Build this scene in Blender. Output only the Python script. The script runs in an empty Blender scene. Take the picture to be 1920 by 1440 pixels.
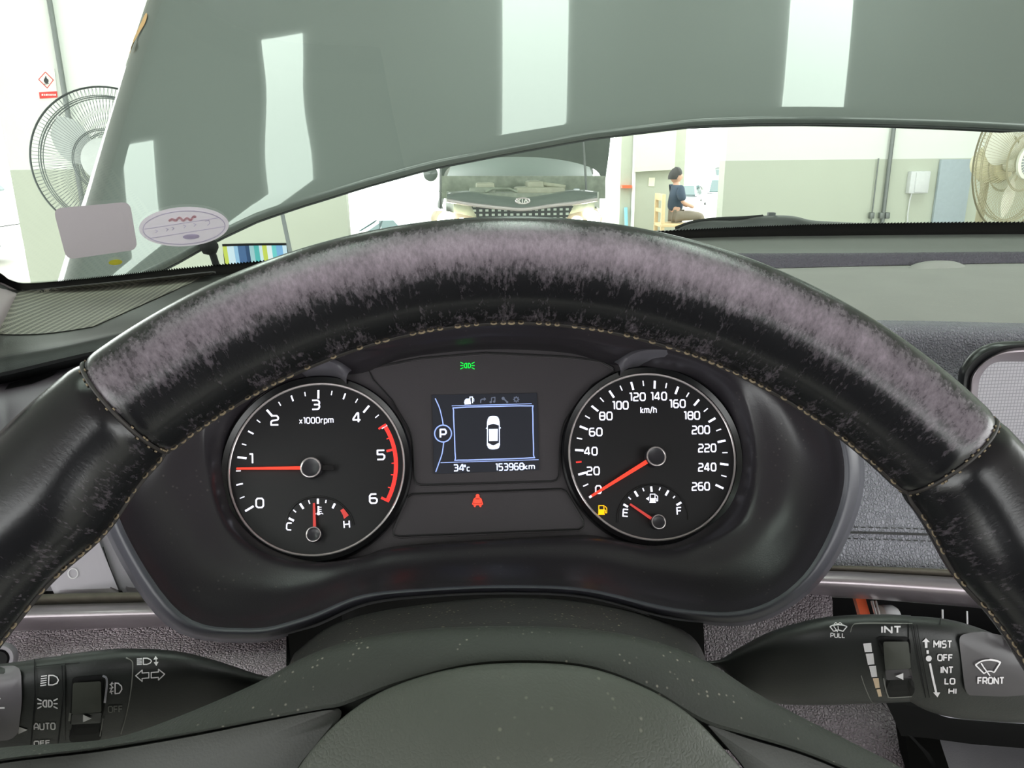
import bpy, bmesh, math, random
from mathutils import Vector, Matrix
from mathutils.bvhtree import BVHTree
from mathutils.geometry import tessellate_polygon

random.seed(4)
V = Vector
sc = bpy.context.scene
COL = sc.collection
rad = math.radians

# ------------------------------------------------------------------ camera
CAM = V((0.0, 0.0, 1.45))
PITCH, ROLL, YAW, FPX = rad(16.3), rad(0.6), rad(4.08), 1440.0
_f = V((math.sin(YAW) * math.cos(PITCH), math.cos(YAW) * math.cos(PITCH), -math.sin(PITCH)))
_r0 = V((math.cos(YAW), -math.sin(YAW), 0))
_u0 = _r0.cross(_f)
_r = math.cos(ROLL) * _r0 - math.sin(ROLL) * _u0
_u = math.sin(ROLL) * _r0 + math.cos(ROLL) * _u0
cam_data = bpy.data.cameras.new('camera')
cam = bpy.data.objects.new('camera', cam_data)
COL.objects.link(cam)
cam.matrix_world = Matrix(((_r.x, _u.x, -_f.x, CAM.x), (_r.y, _u.y, -_f.y, CAM.y), (_r.z, _u.z, -_f.z, CAM.z), (0, 0, 0, 1)))
cam_data.sensor_width = 36.0
cam_data.lens = 36.0 * FPX / 1920.0
cam_data.clip_start = 0.01
cam_data.clip_end = 200
sc.camera = cam

# ------------------------------------------------------------------ light and exposure
sc.view_settings.view_transform = 'Standard'
sc.view_settings.look = 'None'
sc.view_settings.gamma = 1.0
sc.view_settings.use_curve_mapping = False
sc.view_settings.exposure = 0.0
world = bpy.data.worlds.new('daylight')
sc.world = world
world.use_nodes = True
world.node_tree.nodes['Background'].inputs[0].default_value = (0.98, 1.0, 0.99, 1)
world.node_tree.nodes['Background'].inputs[1].default_value = 5.5
LAMP_STRENGTH = 12.5
try:
    sc.cycles.max_bounces = 8
    sc.cycles.transparent_max_bounces = 12
    sc.cycles.sample_clamp_indirect = 6.0
    sc.cycles.caustics_reflective = False
    sc.cycles.caustics_refractive = False
except Exception:
    pass

# ------------------------------------------------------------------ helpers: sight lines, surfaces, meshes
def ray(px, py):
    return _f + _r * ((px - 960.0) / FPX) - _u * ((py - 720.0) / FPX)

def PP(px, py, o, n):
    d = ray(px, py)
    return CAM + d * ((o - CAM).dot(n) / d.dot(n))

def PY(px, py, Y):
    d = ray(px, py)
    return CAM + d * (Y / d.y)

# instrument cluster plane and steering wheel plane
CT = rad(31.8)
CO = CAM + V((0.0150, 0.4215, -0.1704))
CU, CV, CN = V((1, 0, 0)), V((0, math.sin(CT), math.cos(CT))), V((0, -math.cos(CT), math.sin(CT)))
WT = rad(28)
WO = CAM + V((0.0146, 0.1596, -0.1910))
WU, WV, WN = V((1, 0, 0)), V((0, math.sin(WT), math.cos(WT))), V((0, -math.cos(WT), math.sin(WT)))

def CL(px, py, n=0.0):
    return PP(px, py, CO + CN * n, CN)

def WL(px, py, n=0.0):
    return PP(px, py, WO + WN * n, WN)

def cat(pts, k, closed=False):
    """Catmull-Rom through pts, k samples per span, matched by index."""
    n = len(pts)
    out = []
    spans = n if closed else n - 1
    for i in range(spans):
        p1, p2 = pts[i], pts[(i + 1) % n]
        if closed:
            p0, p3 = pts[i - 1], pts[(i + 2) % n]
        else:
            p0 = pts[i - 1] if i > 0 else p1 * 2 - p2
            p3 = pts[i + 2] if i + 2 < n else p2 * 2 - p1
        for j in range(k):
            t = j / k
            out.append(0.5 * ((2 * p1) + (p2 - p0) * t + (2 * p0 - 5 * p1 + 4 * p2 - p3) * t * t + (3 * p1 - p0 - 3 * p2 + p3) * t ** 3))
    if not closed:
        out.append(pts[-1].copy())
    return out

def cat2(pts, k, closed=False):
    return [(p.x, p.y) for p in cat([V((p[0], p[1])) for p in pts], k, closed)]

class MB:
    def __init__(self):
        self.v, self.f, self.mi, self.at = [], [], [], {}

    def add(self, vs, fs, mi=0):
        o = len(self.v)
        self.v += [V(p) for p in vs]
        for f in fs:
            self.f.append([o + i for i in f])
            self.mi.append(mi)
        return o

    def grid(self, rows, closed=False, mi=0, wrap=False):
        n = len(rows[0])
        fs = []
        m = len(rows)
        for a in range(m if wrap else m - 1):
            b = (a + 1) % m
            for i in range(n if closed else n - 1):
                j = (i + 1) % n
                fs.append((a * n + i, a * n + j, b * n + j, b * n + i))
        return self.add([p for r in rows for p in r], fs, mi)

    def surf(self, curves, k=4, kv=3, closed=False, mi=0, sharp=False):
        rows = [cat(c, k, closed) for c in curves]
        if sharp:
            full = rows
        else:
            cols = [cat([r[i] for r in rows], kv) for i in range(len(rows[0]))]
            full = [[c[j] for c in cols] for j in range(len(cols[0]))]
        self.grid(full, closed, mi)
        return full

    def box(self, c, s, rot=None, mi=0, bev=0.0):
        c = V(c)
        x, y, z = s[0] / 2, s[1] / 2, s[2] / 2
        if bev <= 0:
            vs = [V((a * x, b * y, d * z)) for a in (-1, 1) for b in (-1, 1) for d in (-1, 1)]
            fs = [(0, 1, 3, 2), (4, 6, 7, 5), (0, 4, 5, 1), (2, 3, 7, 6), (0, 2, 6, 4), (1, 5, 7, 3)]
        else:
            bm = bmesh.new()
            bmesh.ops.create_cube(bm, size=1.0)
            bmesh.ops.scale(bm, vec=V(s), verts=bm.verts)
            bmesh.ops.bevel(bm, geom=list(bm.edges), offset=bev, segments=2, affect='EDGES', profile=0.6)
            bm.verts.index_update()
            vs = [q.co.copy() for q in bm.verts]
            fs = [[q.index for q in f.verts] for f in bm.faces]
            bm.free()
        if rot is not None:
            vs = [rot @ p for p in vs]
        self.add([c + p for p in vs], fs, mi)

    def tube(self, path, r, n=10, closed=False, mi=0, caps=True, flat=1.0):
        path = [V(p) for p in path]
        m = len(path)
        rows = []
        prev = None
        for i, p in enumerate(path):
            if closed:
                t = path[(i + 1) % m] - path[i - 1]
            else:
                t = path[min(i + 1, m - 1)] - path[max(i - 1, 0)]
            t.normalize()
            if prev is None:
                a = t.orthogonal().normalized()
            else:
                a = prev - t * prev.dot(t)
                a = a.normalized() if a.length > 1e-9 else t.orthogonal().normalized()
            prev = a
            b = t.cross(a)
            rr = r[i] if isinstance(r, (list, tuple)) else r
            rows.append([p + (a * math.cos(2 * math.pi * q / n) + b * math.sin(2 * math.pi * q / n) * flat) * rr for q in range(n)])
        o = self.grid(rows, True, mi, wrap=closed)
        if caps and not closed:
            self.f.append([o + q for q in range(n)][::-1]); self.mi.append(mi)
            self.f.append([o + (m - 1) * n + q for q in range(n)]); self.mi.append(mi)

    def lathe(self, o, ax, prof, n=32, mi=0, caps=True):
        """prof: list of (radius, height along ax)."""
        o, ax = V(o), V(ax).normalized()
        a = ax.orthogonal().normalized()
        b = ax.cross(a)
        rows = [[o + ax * h + (a * math.cos(2 * math.pi * q / n) + b * math.sin(2 * math.pi * q / n)) * r for q in range(n)] for r, h in prof]
        s = self.grid(rows, True, mi)
        if caps:
            self.f.append([s + q for q in range(n)][::-1]); self.mi.append(mi)
            e = s + (len(prof) - 1) * n
            self.f.append([e + q for q in range(n)]); self.mi.append(mi)

    def ring(self, o, ax, R, r, n=64, m=8, mi=0, sx=None):
        o, ax = V(o), V(ax).normalized()
        a = ax.orthogonal().normalized() if sx is None else V(sx)
        b = ax.cross(a)
        self.tube([o + (a * math.cos(2 * math.pi * q / n) + b * math.sin(2 * math.pi * q / n)) * R for q in range(n)], r, m, True, mi)

    def poly(self, pts, mi=0):
        self.add(pts, [list(range(len(pts)))], mi)

    def prism(self, pts, d, mi=0):
        """closed outline pts (3D) pushed along vector d."""
        n = len(pts)
        d = V(d)
        tri = tessellate_polygon([pts])
        o = self.add(list(pts) + [p + d for p in pts], [(i, (i + 1) % n, n + (i + 1) % n, n + i) for i in range(n)], mi)
        for t in tri:
            self.f.append([o + i for i in t]); self.mi.append(mi)
            self.f.append([o + n + i for i in reversed(t)]); self.mi.append(mi)

    def bvh(self):
        return BVHTree.FromPolygons([tuple(p) for p in self.v], self.f)

    def build(self, name, mat, parent=None, loc=None, smooth=35, fix=True):
        me = bpy.data.meshes.new(name)
        if parent is not None:
            off = world_loc(parent)
        elif loc is not None:
            off = V(loc)
        else:
            off = V((0, 0, 0))
        me.from_pydata([tuple(p - off) for p in self.v], [], self.f)
        mats = mat if isinstance(mat, (list, tuple)) else [mat]
        for m in mats:
            me.materials.append(m)
        if len(mats) > 1:
            me.polygons.foreach_set('material_index', self.mi)
        for an, vals in self.at.items():
            a = me.attributes.new(an, 'FLOAT', 'POINT')
            a.data.foreach_set('value', vals)
        if fix:
            bm = bmesh.new()
            bm.from_mesh(me)
            bmesh.ops.recalc_face_normals(bm, faces=bm.faces)
            bm.to_mesh(me)
            bm.free()
        if smooth:
            me.polygons.foreach_set('use_smooth', [True] * len(me.polygons))
            me.set_sharp_from_angle(angle=rad(smooth))
        me.update()
        o = bpy.data.objects.new(name, me)
        COL.objects.link(o)
        if parent is not None:
            o.parent = parent
        else:
            o.location = off
        return o

def world_loc(o):
    p = V(o.location)
    while o.parent is not None:
        o = o.parent
        p += V(o.location)
    return p

def tag(o, label, category=None, group=None, kind=None):
    if label: o['label'] = label
    if category: o['category'] = category
    if group: o['group'] = group
    if kind: o['kind'] = kind
    return o

def thing(name, loc, label, category, group=None):
    o = bpy.data.objects.new(name, None)
    o.empty_display_size = 0.05
    COL.objects.link(o)
    o.location = V(loc)
    return tag(o, label, category, group)

def structure(o, label=None):
    return tag(o, label, None, None, 'structure')

# ------------------------------------------------------------------ materials
def lin(c):
    def g(x):
        x /= 255.0
        return x / 12.92 if x <= 0.04045 else ((x + 0.055) / 1.055) ** 2.4
    return (g(c[0]), g(c[1]), g(c[2]), 1.0)

def new_mat(name):
    m = bpy.data.materials.new(name)
    m.use_nodes = True
    nt = m.node_tree
    return m, nt, nt.nodes['Principled BSDF']

def N(nt, kind, **kw):
    n = nt.nodes.new(kind)
    for k, val in kw.items():
        if k.startswith('i_'):
            key = k[2:].replace('_', ' ')
            n.inputs[key].default_value = val
        else:
            setattr(n, k, val)
    return n

def mat(name, c, rough=0.5, metal=0.0, coat=0.0, spec=0.5, var=0.08, vscale=30.0, grain=0.0, gscale=350.0, speck=0.0, spscale=260.0,
        fine=0.0, fscale=1200.0, rvar=0.0, speck_c=(170, 165, 150), coat_rough=0.03):
    m, nt, b = new_mat(name)
    L = nt.links
    tc = N(nt, 'ShaderNodeTexCoord')
    col = lin(c)
    b.inputs['Roughness'].default_value = rough
    b.inputs['Metallic'].default_value = metal
    b.inputs['Coat Weight'].default_value = coat
    b.inputs['Coat Roughness'].default_value = coat_rough
    b.inputs['Specular IOR Level'].default_value = spec
    nz = N(nt, 'ShaderNodeTexNoise', i_Scale=vscale, i_Detail=4.0)
    L.new(tc.outputs['Object'], nz.inputs['Vector'])
    mx = N(nt, 'ShaderNodeMix', data_type='RGBA')
    mx.inputs[6].default_value = tuple(x * (1 - var) for x in col[:3]) + (1,)
    mx.inputs[7].default_value = tuple(min(1, x * (1 + var)) for x in col[:3]) + (1,)
    L.new(nz.outputs['Fac'], mx.inputs[0])
    out = mx.outputs[2]
    if speck > 0:
        vs = N(nt, 'ShaderNodeTexVoronoi', i_Scale=spscale)
        L.new(tc.outputs['Object'], vs.inputs['Vector'])
        n2 = N(nt, 'ShaderNodeTexNoise', i_Scale=spscale * 0.22, i_Detail=1.0)
        L.new(tc.outputs['Object'], n2.inputs['Vector'])
        r1 = N(nt, 'ShaderNodeMapRange', clamp=True)
        r1.inputs[1].default_value = 0.20; r1.inputs[2].default_value = 0.07
        L.new(vs.outputs['Distance'], r1.inputs[0])
        r2 = N(nt, 'ShaderNodeMapRange', clamp=True)
        r2.inputs[1].default_value = 0.50; r2.inputs[2].default_value = 0.62
        L.new(n2.outputs['Fac'], r2.inputs[0])
        mu = N(nt, 'ShaderNodeMath', operation='MULTIPLY')
        L.new(r1.outputs[0], mu.inputs[0]); L.new(r2.outputs[0], mu.inputs[1])
        m2 = N(nt, 'ShaderNodeMath', operation='MULTIPLY')
        m2.inputs[1].default_value = speck
        L.new(mu.outputs[0], m2.inputs[0])
        ms = N(nt, 'ShaderNodeMix', data_type='RGBA')
        L.new(m2.outputs[0], ms.inputs[0]); L.new(out, ms.inputs[6])
        ms.inputs[7].default_value = lin(speck_c)
        out = ms.outputs[2]
    L.new(out, b.inputs['Base Color'])
    if rvar > 0:
        rr = N(nt, 'ShaderNodeMapRange')
        rr.inputs[3].default_value = max(0.02, rough - rvar); rr.inputs[4].default_value = min(1, rough + rvar)
        n3 = N(nt, 'ShaderNodeTexNoise', i_Scale=vscale * 3, i_Detail=5.0)
        L.new(tc.outputs['Object'], n3.inputs['Vector'])
        L.new(n3.outputs['Fac'], rr.inputs[0]); L.new(rr.outputs[0], b.inputs['Roughness'])
    nrm = None
    if grain > 0:
        vo = N(nt, 'ShaderNodeTexVoronoi', feature='DISTANCE_TO_EDGE', i_Scale=gscale)
        wn = N(nt, 'ShaderNodeTexNoise', i_Scale=gscale * 0.6, i_Detail=2.0)
        L.new(tc.outputs['Object'], wn.inputs['Vector'])
        ad = N(nt, 'ShaderNodeVectorMath', operation='MULTIPLY_ADD')
        ad.inputs[1].default_value = (0.9 / gscale,) * 3
        L.new(wn.outputs['Color'], ad.inputs[0]); L.new(tc.outputs['Object'], ad.inputs[2])
        L.new(ad.outputs[0], vo.inputs['Vector'])
        mr = N(nt, 'ShaderNodeMapRange', clamp=True)
        mr.inputs[2].default_value = 0.28
        L.new(vo.outputs['Distance'], mr.inputs[0])
        bp = N(nt, 'ShaderNodeBump', i_Strength=grain, i_Distance=0.42 / gscale)
        L.new(mr.outputs[0], bp.inputs['Height'])
        nrm = bp
    if fine > 0:
        fn = N(nt, 'ShaderNodeTexNoise', i_Scale=fscale, i_Detail=3.0)
        L.new(tc.outputs['Object'], fn.inputs['Vector'])
        b2 = N(nt, 'ShaderNodeBump', i_Strength=fine, i_Distance=0.5 / fscale)
        L.new(fn.outputs['Fac'], b2.inputs['Height'])
        if nrm: L.new(nrm.outputs[0], b2.inputs['Normal'])
        nrm = b2
    if nrm: L.new(nrm.outputs[0], b.inputs['Normal'])
    return m

def glow(name, c, s):
    m, nt, b = new_mat(name)
    b.inputs['Base Color'].default_value = lin(c)
    b.inputs['Emission Color'].default_value = lin(c)
    b.inputs['Emission Strength'].default_value = s
    b.inputs['Roughness'].default_value = 0.6
    return m

def glass(name, tint, ior=1.5, gain=1.0, rough=0.0):
    m, nt, b = new_mat(name)
    nt.nodes.remove(b)
    out = nt.nodes['Material Output']
    tr = N(nt, 'ShaderNodeBsdfTransparent')
    tr.inputs[0].default_value = tuple(tint) + (1,)
    gl = N(nt, 'ShaderNodeBsdfGlossy')
    gl.inputs['Roughness'].default_value = rough
    fr = N(nt, 'ShaderNodeFresnel', i_IOR=ior)
    mu = N(nt, 'ShaderNodeMath', operation='MULTIPLY')
    mu.inputs[1].default_value = gain
    nt.links.new(fr.outputs[0], mu.inputs[0])
    mx = N(nt, 'ShaderNodeMixShader')
    nt.links.new(mu.outputs[0], mx.inputs[0]); nt.links.new(tr.outputs[0], mx.inputs[1]); nt.links.new(gl.outputs[0], mx.inputs[2])
    nt.links.new(mx.outputs[0], out.inputs[0])
    return m

def leather_mat(name, wear_sheen_gain=1.0):
    """black leather with a worn, scuffed band, its sheen painted in (attribute wear, 0..1) broken up by streaky noise."""
    m, nt, b = new_mat(name)
    L = nt.links
    tc = N(nt, 'ShaderNodeTexCoord')
    at = N(nt, 'ShaderNodeAttribute', attribute_name='wear_sheen')
    n1 = N(nt, 'ShaderNodeTexNoise', i_Scale=170.0, i_Detail=8.0, i_Roughness=0.7)
    n2 = N(nt, 'ShaderNodeTexNoise', i_Scale=900.0, i_Detail=5.0, i_Roughness=0.7)
    cu = N(nt, 'ShaderNodeAttribute', attribute_name='along'); cv = N(nt, 'ShaderNodeAttribute', attribute_name='around')
    mv = N(nt, 'ShaderNodeMath', operation='MULTIPLY'); mv.inputs[1].default_value = 0.42
    L.new(cv.outputs['Fac'], mv.inputs[0])
    cb = N(nt, 'ShaderNodeCombineXYZ'); L.new(cu.outputs['Fac'], cb.inputs[0]); L.new(mv.outputs[0], cb.inputs[1])
    L.new(cb.outputs[0], n1.inputs['Vector']); L.new(cb.outputs[0], n2.inputs['Vector'])
    ad = N(nt, 'ShaderNodeMath', operation='ADD')
    L.new(n1.outputs['Fac'], ad.inputs[0]); L.new(n2.outputs['Fac'], ad.inputs[1])
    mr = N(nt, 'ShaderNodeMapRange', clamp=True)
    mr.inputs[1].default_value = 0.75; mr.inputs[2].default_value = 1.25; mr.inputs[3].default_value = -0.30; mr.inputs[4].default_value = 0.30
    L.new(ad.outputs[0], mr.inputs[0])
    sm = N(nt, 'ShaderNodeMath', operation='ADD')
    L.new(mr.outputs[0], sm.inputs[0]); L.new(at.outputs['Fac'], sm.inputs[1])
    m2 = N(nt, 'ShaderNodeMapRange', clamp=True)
    m2.inputs[1].default_value = 0.12; m2.inputs[2].default_value = 1.25; m2.inputs[4].default_value = wear_sheen_gain
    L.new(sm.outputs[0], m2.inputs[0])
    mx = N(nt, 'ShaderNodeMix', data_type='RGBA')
    mx.inputs[6].default_value = lin((22, 22, 24)); mx.inputs[7].default_value = lin((152, 140, 150))  # lavender end colour paints the headliner sheen onto the worn leather
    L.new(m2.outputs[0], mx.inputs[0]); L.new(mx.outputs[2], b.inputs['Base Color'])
    rr = N(nt, 'ShaderNodeMapRange', clamp=True)
    rr.inputs[3].default_value = 0.22; rr.inputs[4].default_value = 0.42
    L.new(m2.outputs[0], rr.inputs[0]); L.new(rr.outputs[0], b.inputs['Roughness'])
    bp = N(nt, 'ShaderNodeBump', i_Strength=0.12, i_Distance=0.0004)
    L.new(n2.outputs['Fac'], bp.inputs['Height']); L.new(bp.outputs[0], b.inputs['Normal'])
    return m

M = {}
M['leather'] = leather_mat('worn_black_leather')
M['thread'] = mat('cream_thread', (128, 114, 92), 0.8, var=0.4, vscale=300)
M['seam'] = mat('leather_seam', (40, 36, 34), 0.6, var=0.5, vscale=300)
M['soft_black'] = mat('soft_black_plastic', (52, 55, 50), 0.6, var=0.15, fine=0.5, fscale=900, speck=0.6, spscale=360)
M['pad'] = mat('airbag_pad_plastic', (78, 81, 74), 0.5, var=0.12, grain=0.16, gscale=620, speck=0.3, spscale=260)
M['spoke'] = mat('spoke_plastic', (64, 66, 62), 0.5, var=0.1, fine=0.2)
M['shroud'] = mat('column_cover_plastic', (40, 38, 37), 0.65, var=0.15, fine=0.6, fscale=800, speck=0.9, spscale=320, speck_c=(190, 180, 150))
M['stalk'] = mat('stalk_plastic', (28, 30, 29), 0.45, var=0.1, fine=0.15)
M['switch_olive'] = mat('switch_olive_plastic', (58, 60, 54), 0.45)
M['stalk_gloss'] = mat('stalk_gloss_plastic', (24, 25, 26), 0.3, var=0.1)
M['satin_button'] = mat('satin_grey_button', (96, 92, 96), 0.35, var=0.05)
M['dark_button'] = mat('dark_satin_button', (66, 63, 66), 0.42, var=0.05)
M['print'] = mat('white_print', (225, 222, 224), 0.6, var=0.03)
M['print_cream'] = mat('yellowed_print', (214, 190, 160), 0.6, var=0.03)
M['print_dim'] = mat('dim_print', (120, 120, 116), 0.6, var=0.03)
M['silver_edge'] = mat('silver_edge', (190, 188, 198), 0.3, metal=0.6)
M['binnacle'] = mat('binnacle_plastic', (48, 45, 49), 0.30, var=0.08, fine=0.15, fscale=1500, speck=0.35, spscale=260, speck_c=(120, 115, 110))
M['binnacle_rim'] = mat('binnacle_rim_plastic', (64, 64, 72), 0.4, var=0.06)
M['face'] = mat('cluster_face_plastic', (61, 57, 60), 0.6, var=0.06, fine=0.15, fscale=1500)
M['groove'] = mat('dark_groove', (20, 20, 21), 0.5)
M['dial'] = mat('dial_black', (19, 18, 21), 0.5, var=0.08)
M['cup'] = mat('gauge_cup_gloss', (15, 15, 17), 0.25)
M['chrome'] = mat('chrome', (214, 206, 206), 0.25, metal=0.6, var=0.02)
M['brow'] = mat('brow_plastic', (92, 90, 96), 0.35)
M['cap'] = mat('needle_cap', (44, 43, 48), 0.3)
M['lit_white'] = glow('backlit_white', (236, 236, 250), 0.95)
M['lit_red'] = glow('backlit_red', (235, 52, 45), 0.9)
M['lit_needle'] = glow('needle_red', (245, 62, 42), 0.9)
M['lit_dullred'] = glow('needle_dull_red', (190, 60, 55), 0.75)
M['lit_green'] = glow('indicator_green', (10, 225, 70), 1.0)
M['lit_warn'] = glow('indicator_red', (255, 70, 50), 1.1)
M['lit_amber'] = glow('indicator_amber', (255, 185, 10), 1.1)
M['lit_lcd'] = glow('lcd_white', (215, 225, 250), 0.95)
M['lit_lcd_blue'] = glow('lcd_blue', (150, 170, 225), 0.8)
M['lit_lcd_dim'] = glow('lcd_dim', (90, 96, 112), 0.8)
M['screen'] = glow('lcd_backlight', (26, 28, 36), 0.55)
M['dash_top'] = mat('dash_top_vinyl', (145, 144, 140), 0.75, var=0.10, vscale=14, fine=0.35, fscale=900, speck=0.25, spscale=150)
M['dash_vinyl'] = mat('dash_vinyl_grain', (130, 129, 138), 0.5, var=0.10, grain=0.9, gscale=420)
M['dash_smooth'] = mat('dash_vinyl_smooth', (64, 65, 62), 0.5, var=0.1, fine=0.3, fscale=900)
M['shelf'] = mat('rear_shelf_vinyl', (104, 106, 102), 0.55, fine=0.4, fscale=700)
M['shelf_front'] = mat('shelf_front_vinyl', (62, 57, 68), 0.5, grain=0.4, gscale=260)
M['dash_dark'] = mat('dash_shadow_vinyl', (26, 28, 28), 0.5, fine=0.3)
M['lower_vinyl_lit'] = mat('lit_lower_dash_vinyl', (190, 177, 184), 0.5, var=0.10, grain=1.0, gscale=500)  # left panel lighter than the knee vinyl: window light put into the colour
M['knee_vinyl'] = mat('knee_panel_vinyl', (106, 97, 102), 0.5, var=0.10, grain=1.0, gscale=480)
M['trim_silver'] = mat('satin_silver_trim', (150, 141, 146), 0.33, metal=0.65, var=0.05)
M['dusty'] = mat('dusty_ledge', (86, 80, 70), 0.8, var=0.25, vscale=200)
M['console'] = mat('console_plastic', (60, 58, 62), 0.55, fine=0.3)
M['switch_panel'] = mat('pale_switch_panel', (176, 170, 178), 0.3, var=0.03)
M['switch_frame'] = mat('switch_frame_grey', (134, 129, 136), 0.5, fine=0.3)
M['black'] = mat('black_plastic', (10, 10, 11), 0.65, spec=0.25)
M['shaded_black'] = mat('shaded_black_plastic', (4, 4, 4), 0.8, spec=0.1)  # near-black: the shadow under the stalk put into the console's colour
M['frit'] = mat('black_glass_border', (5, 5, 7), 0.8, spec=0.1)
M['pillar_trim'] = mat('pillar_trim_fabric', (160, 150, 152), 0.8, fine=0.3)
M['headliner'] = mat('headliner_fabric', (196, 184, 190), 0.9)
M['seat_cloth'] = mat('dark_seat_cloth', (44, 42, 46), 0.85)
M['door_trim'] = mat('door_trim_plastic', (70, 66, 70), 0.6)
M['orange'] = mat('orange_plastic', (226, 98, 58), 0.5)
M['white_plastic'] = mat('white_plastic', (222, 222, 224), 0.35)
M['glass'] = glass('windscreen_glass', (0.88, 0.935, 0.89), 1.5, 0.06)
M['paint'] = mat('grey_car_paint', (91, 97, 94), 0.5, metal=0.3, coat=1.0, var=0.03, vscale=8, coat_rough=0.015)
M['scrape'] = mat('orange_brown_scrape', (176, 140, 96), 0.8, var=0.3, vscale=120)
M['hood_seal'] = mat('hood_edge_dark', (60, 64, 66), 0.4)
def paper(name, c, tr):
    m, nt, b = new_mat(name)
    b.inputs['Base Color'].default_value = lin(c)
    b.inputs['Roughness'].default_value = 0.7
    t = N(nt, 'ShaderNodeBsdfTranslucent')
    t.inputs[0].default_value = lin(c)
    mx = N(nt, 'ShaderNodeMixShader')
    mx.inputs[0].default_value = tr
    nt.links.new(b.outputs[0], mx.inputs[1]); nt.links.new(t.outputs[0], mx.inputs[2])
    nt.links.new(mx.outputs[0], nt.nodes['Material Output'].inputs[0])
    return m
M['sticker'] = paper('sticker_back_paper', (188, 176, 184), 0.34)
M['sticker_oval'] = paper('oval_sticker_paper', (220, 208, 220), 0.46)
M['sticker_yellow'] = mat('yellow_paint_mark', (214, 205, 60), 0.5)
M['sticker_ink'] = paper('faded_violet_ink', (198, 188, 212), 0.46)
M['sticker_red'] = paper('faded_red_ink', (230, 192, 200), 0.46)
M['wall_white'] = mat('white_wall_paint', (236, 238, 232), 0.8, var=0.02, vscale=2)
M['wall_beige'] = mat('beige_wall_paint', (197, 201, 187), 0.75, var=0.03, vscale=2)
M['wall_grey'] = mat('pillar_grey_paint', (174, 179, 164), 0.8, var=0.08, vscale=4)
M['ceiling'] = mat('ceiling_panel', (170, 172, 168), 0.9, var=0.05, vscale=2)
M['floor'] = mat('concrete_floor', (170, 168, 160), 0.6, var=0.1, vscale=3)
M['lamp'] = glow('ceiling_lamp_diffuser', (240, 252, 244), LAMP_STRENGTH)
M['lamp_frame'] = mat('lamp_housing', (200, 200, 200), 0.6)
M['pipe'] = mat('galvanised_pipe', (120, 124, 122), 0.4, metal=0.4)
M['fan_dark'] = mat('fan_guard_grey', (122, 128, 128), 0.45, metal=0.3)
M['fan_blade'] = mat('fan_blade_grey', (206, 210, 208), 0.4)
M['fan_cream'] = mat('fan_cream', (214, 206, 172), 0.45)
M['fan_guard'] = mat('cream_fan_guard', (168, 162, 134), 0.5)
M['fan_white'] = mat('fan_white', (226, 226, 212), 0.45)
M['sign_white'] = mat('sign_white', (240, 238, 232), 0.6)
M['sign_red'] = mat('sign_red', (226, 70, 66), 0.6)
M['sign_black'] = mat('sign_black', (60, 62, 62), 0.6)
M['car_dark'] = mat('dark_car_paint', (106, 114, 109), 0.3, coat=0.6)
M['car_white'] = mat('white_car_paint', (232, 234, 234), 0.3, coat=0.8)
M['car_silver'] = mat('silver_car_paint', (170, 178, 180), 0.3, metal=0.4, coat=0.8)
M['car_glass'] = mat('car_window_dark', (60, 84, 84), 0.08, spec=0.8)
M['car_glass_pale'] = mat('car_windscreen_pale', (56, 78, 64), 0.15, spec=0.3)
M['tyre'] = mat('tyre_rubber', (36, 38, 40), 0.8)
M['rim_metal'] = mat('alloy_wheel', (180, 184, 186), 0.3, metal=0.7)
M['headlight'] = glow('headlight_lit', (255, 246, 226), 14.0)
M['lamp_lens'] = mat('headlight_housing', (214, 196, 172), 0.2)
M['engine'] = mat('engine_bay_dark', (132, 140, 126), 0.5, var=0.5, vscale=14)
M['engine_light'] = mat('engine_cover_grey', (156, 158, 140), 0.5, var=0.2, vscale=20)
M['shirt'] = mat('navy_shirt', (52, 66, 82), 0.85)
M['trousers'] = mat('grey_trousers', (120, 112, 100), 0.85)
M['skin'] = mat('skin', (190, 150, 128), 0.6)
M['hair'] = mat('dark_hair', (50, 50, 48), 0.7)
M['wood_tan'] = mat('tan_chair_frame', (206, 182, 142), 0.5, var=0.1)
M['blue_grey'] = mat('blue_grey_board', (172, 182, 190), 0.6)
M['blue'] = mat('light_blue_bar', (120, 180, 196), 0.5)
M['paper'] = mat('notice_paper', (226, 226, 204), 0.7)

# worn wipers: striped fabric
def stripe_mat():
    m, nt, b = new_mat('striped_fabric')
    tc = N(nt, 'ShaderNodeTexCoord')
    sp = N(nt, 'ShaderNodeSeparateXYZ')
    nt.links.new(tc.outputs['Object'], sp.inputs[0])
    mr = N(nt, 'ShaderNodeMapRange')
    mr.inputs[1].default_value = -0.21; mr.inputs[2].default_value = 0.21
    nt.links.new(sp.outputs['X'], mr.inputs[0])
    cr = N(nt, 'ShaderNodeValToRGB')
    cr.color_ramp.interpolation = 'CONSTANT'
    cols = [(0.0, (196, 206, 90)), (0.07, (206, 224, 240)), (0.17, (150, 190, 226)), (0.23, (72, 104, 150)), (0.34, (40, 70, 110)), (0.40, (160, 196, 206)),
            (0.47, (84, 176, 178)), (0.55, (206, 224, 236)), (0.60, (196, 206, 90)), (0.67, (224, 232, 240)), (0.75, (110, 200, 206)), (0.82, (120, 170, 220)), (0.92, (200, 222, 240))]
    e = cr.color_ramp.elements
    e[0].position, e[0].color = cols[0][0], lin(cols[0][1])
    e[1].position, e[1].color = cols[1][0], lin(cols[1][1])
    for p, c in cols[2:]:
        q = e.new(p)
        q.color = lin(c)
    nt.links.new(mr.outputs[0], cr.inputs[0]); nt.links.new(cr.outputs[0], b.inputs['Base Color'])
    b.inputs['Roughness'].default_value = 0.85
    return m
M['stripes'] = stripe_mat()

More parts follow.
